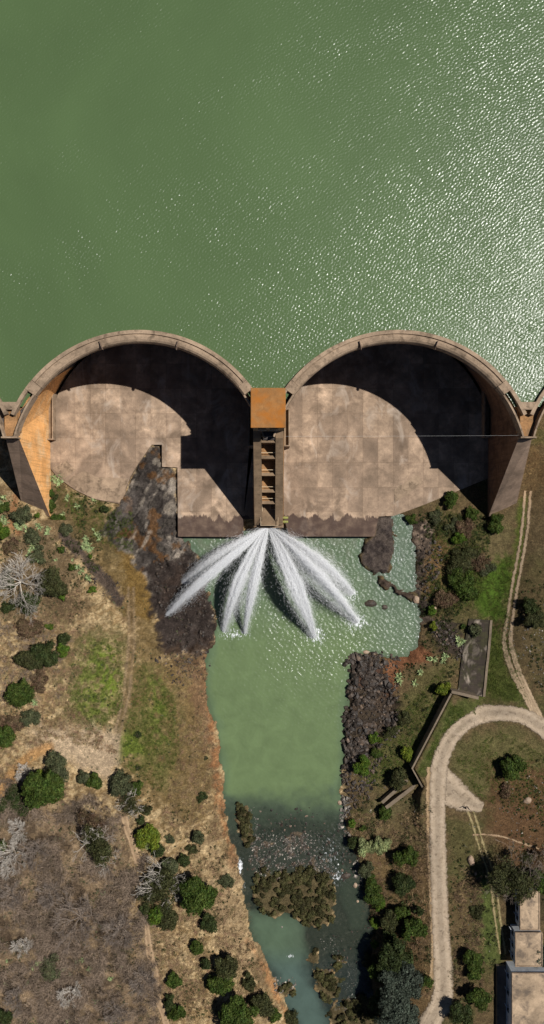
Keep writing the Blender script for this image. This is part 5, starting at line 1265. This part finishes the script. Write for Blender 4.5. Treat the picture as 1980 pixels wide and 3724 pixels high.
# single boulders
def boulder(u, v, s, mat, label, ell=(1, 1, .7), rot=0):
    x, y, z = G(u, v, s*.3); z = max(z, -.15)
    import bmesh
    bm = bmesh.new(); bmesh.ops.create_icosphere(bm, subdivisions=3, radius=1)
    sd_ = rng.uniform(0, 99)
    for q in bm.verts:
        c_ = q.co; k = .8+.45*float(fbm(np.array([c_.x*1.2+sd_]), np.array([c_.y*1.2+c_.z*1.5+sd_]), 1, 3, 5)[0]); q.co = c_*k
        q.co.x *= s*ell[0]; q.co.y *= s*ell[1]; q.co.z = max(-.3, q.co.z*ell[2])*s
    me = bpy.data.meshes.new('boulder'); bm.to_mesh(me); bm.free(); me.materials.append(mat)
    a = me.attributes.new('var', 'FLOAT', 'POINT'); a.data.foreach_set('value', np.full(len(me.vertices), .6, np.float32))
    o = bpy.data.objects.new('boulder', me); C.objects.link(o); o.location = (x, y, z+.05); o.rotation_euler = (0, 0, rot); return tag(o, label, 'boulder')
boulder(1714, 3130, 1.0, M_rockr, 'tan block-shaped boulder with a dark shadow between road and track', (.75, 1.2, .9), .3)
boulder(1731, 3178, .35, M_rockr, 'small tan stone just below the block-shaped boulder', (.7, 1.1, .8))
boulder(1920, 2912, .9, M_rockr, 'pale boulder on red-brown ground inside the road loop', (1.2, .8, .6), .3)
boulder(1236, 2918, .55, M_rockr, 'rounded tan boulder at the edge of the right bank above the shallows')
boulder(1258, 3183, 1.0, M_rock, 'flat dark boulder at the foot of the right rapid', (1.3, .8, .5), .2)
boulder(1293, 3217, .65, M_rockr, 'brown boulder in the right channel below the flat one', (.8, 1, .6))
boulder(1301, 3275, .35, M_rockr, 'small brown stone lower in the right channel')
boulder(1345, 2190, 1.1, M_rock, 'dark rock awash in the pool, left of a smaller one', (1.4, .8, .6))
boulder(1394, 2203, .7, M_rock, 'smaller dark rock awash in the pool', (1.2, .9, .6))
boulder(1332, 2371, .6, M_rockr, 'brown rock standing in water above the rubble bank', (1.3, .8, .7))
boulder(1515, 2180, .9, M_rockr, 'pale tan boulder at the shore end of the rock arm', (1, 1.2, .8))
boulder(1580, 2214, .6, M_rockr, 'pale pinkish boulder inland of the rock arm')
boulder(773, 2238, .35, M_rockp, 'white stone at the edge of the black rock bank', (1, 1, .8))
boulder(1026, 3364, .28, M_rockp, 'single white stone in the green lower pool')
boulder(1268, 2936, .35, M_rockp, 'white scrap-like stone on the right bank')

# ------------------------------------------------------------------ two people on the turning area
def person(u, v, label, turn, shirt, arm):
    x, y, z = G(u, v, .9); z = gz(x, y)+.14
    J = [(0,0,.93),(0,0,1.12),(0,0,1.40),(0,0,1.50),(0,.01,1.60),(0,.01,1.72),
         (.10,0,.90),(.11,.02,.50),(.11,-.03,.08),(.11,.12,.04),(-.10,0,.90),(-.12,-.03,.50),(-.13,-.10,.08),(-.13,.05,.04),
         (.19,0,1.40),(.26,.03,1.12),(.24,.2*arm,.95),(-.19,0,1.40),(-.27,.02,1.12),(-.26,.24*arm,1.0+.1*arm)]
    E = [(0,1),(1,2),(2,3),(3,4),(4,5),(0,6),(6,7),(7,8),(8,9),(0,10),(10,11),(11,12),(12,13),(2,14),(14,15),(15,16),(2,17),(17,18),(18,19)]
    Rr = [.15,.14,.16,.06,.10,.09,.10,.065,.045,.04,.10,.065,.045,.04,.07,.045,.035,.07,.045,.035]
    me = bpy.data.meshes.new('body'); me.from_pydata(J, E, []); me.materials.append(shirt)
    t = thing('person', (x, y, z), label, 'person'); o = bpy.data.objects.new('body', me); C.objects.link(o); o.parent = t
    o.modifiers.new('skin', 'SKIN'); sk = me.skin_vertices[0]
    for i, r in enumerate(Rr): sk.data[i].radius = (r, r*.8); sk.data[i].use_root = (i == 0)
    o.modifiers.new('sub', 'SUBSURF').levels = 1; t.rotation_euler = (0, 0, turn)
    import bmesh
    bm = bmesh.new(); bmesh.ops.create_icosphere(bm, subdivisions=2, radius=.115)
    for q in bm.verts: q.co.z = q.co.z*1.0+1.70; q.co.y -= .015
    me = bpy.data.meshes.new('hair'); bm.to_mesh(me); bm.free(); me.materials.append(M_dark); o = bpy.data.objects.new('hair', me); C.objects.link(o); o.parent = t
M_cl1 = plain('dark_clothes', (.025, .022, .026), .9, .2, 3, 0, usevar=False); M_cl2 = plain('brown_dark_clothes', (.045, .035, .035), .9, .2, 3, 0, usevar=False)
person(1692, 2936, 'person in black clothes, left of two standing on the dusty turning area', .4, M_cl1, 1)
person(1703, 2938, 'person in dark brown clothes, right of two standing on the dusty turning area', 2.6, M_cl2, .6)

# ------------------------------------------------------------------ camera, light, world
cam = bpy.data.cameras.new('camera'); co = bpy.data.objects.new('camera', cam); C.objects.link(co)
co.location = (0, 0, H); co.rotation_euler = (0, 0, 0)
cam.sensor_fit = 'VERTICAL'; cam.sensor_height = 36; cam.lens = 36*(H/S)/3724.0; cam.clip_start = 1; cam.clip_end = 3000
bpy.context.scene.camera = co
SUNV = np.array([.60, .215, 1.0]); el = math.atan2(1, math.hypot(SUNV[0], SUNV[1])); az = math.atan2(SUNV[0], SUNV[1])
w = bpy.data.worlds.new('World'); bpy.context.scene.world = w; w.use_nodes = True; nt = w.node_tree
sky = nt.nodes.new('ShaderNodeTexSky'); sky.sky_type = 'NISHITA'; sky.sun_disc = False; sky.sun_elevation = el; sky.sun_rotation = az; sky.air_density = .6; sky.dust_density = .3; sky.altitude = 1200
bg = nt.nodes['Background']; bg.inputs['Strength'].default_value = .05; nt.links.new(sky.outputs[0], bg.inputs['Color'])
sl = bpy.data.lights.new('sun', 'SUN'); sl.energy = 4.9; sl.angle = R(.53); sl.color = (1, .972, .925); so_ = bpy.data.objects.new('sun', sl); C.objects.link(so_)
so_.rotation_euler = (0, math.pi/2-el, 0)
from mathutils import Vector
so_.rotation_euler = Vector(SUNV).to_track_quat('Z', 'Y').to_euler(); so_.location = (120, 43, 200)
sc = bpy.context.scene
sc.view_settings.view_transform = 'Standard'; sc.view_settings.look = 'None'; sc.view_settings.exposure = -.05; sc.view_settings.gamma = 1
sc.cycles.use_denoising = True; sc.cycles.max_bounces = 8; sc.cycles.diffuse_bounces = 1; sc.cycles.transparent_max_bounces = 20
sc.cycles.sample_clamp_indirect = 4
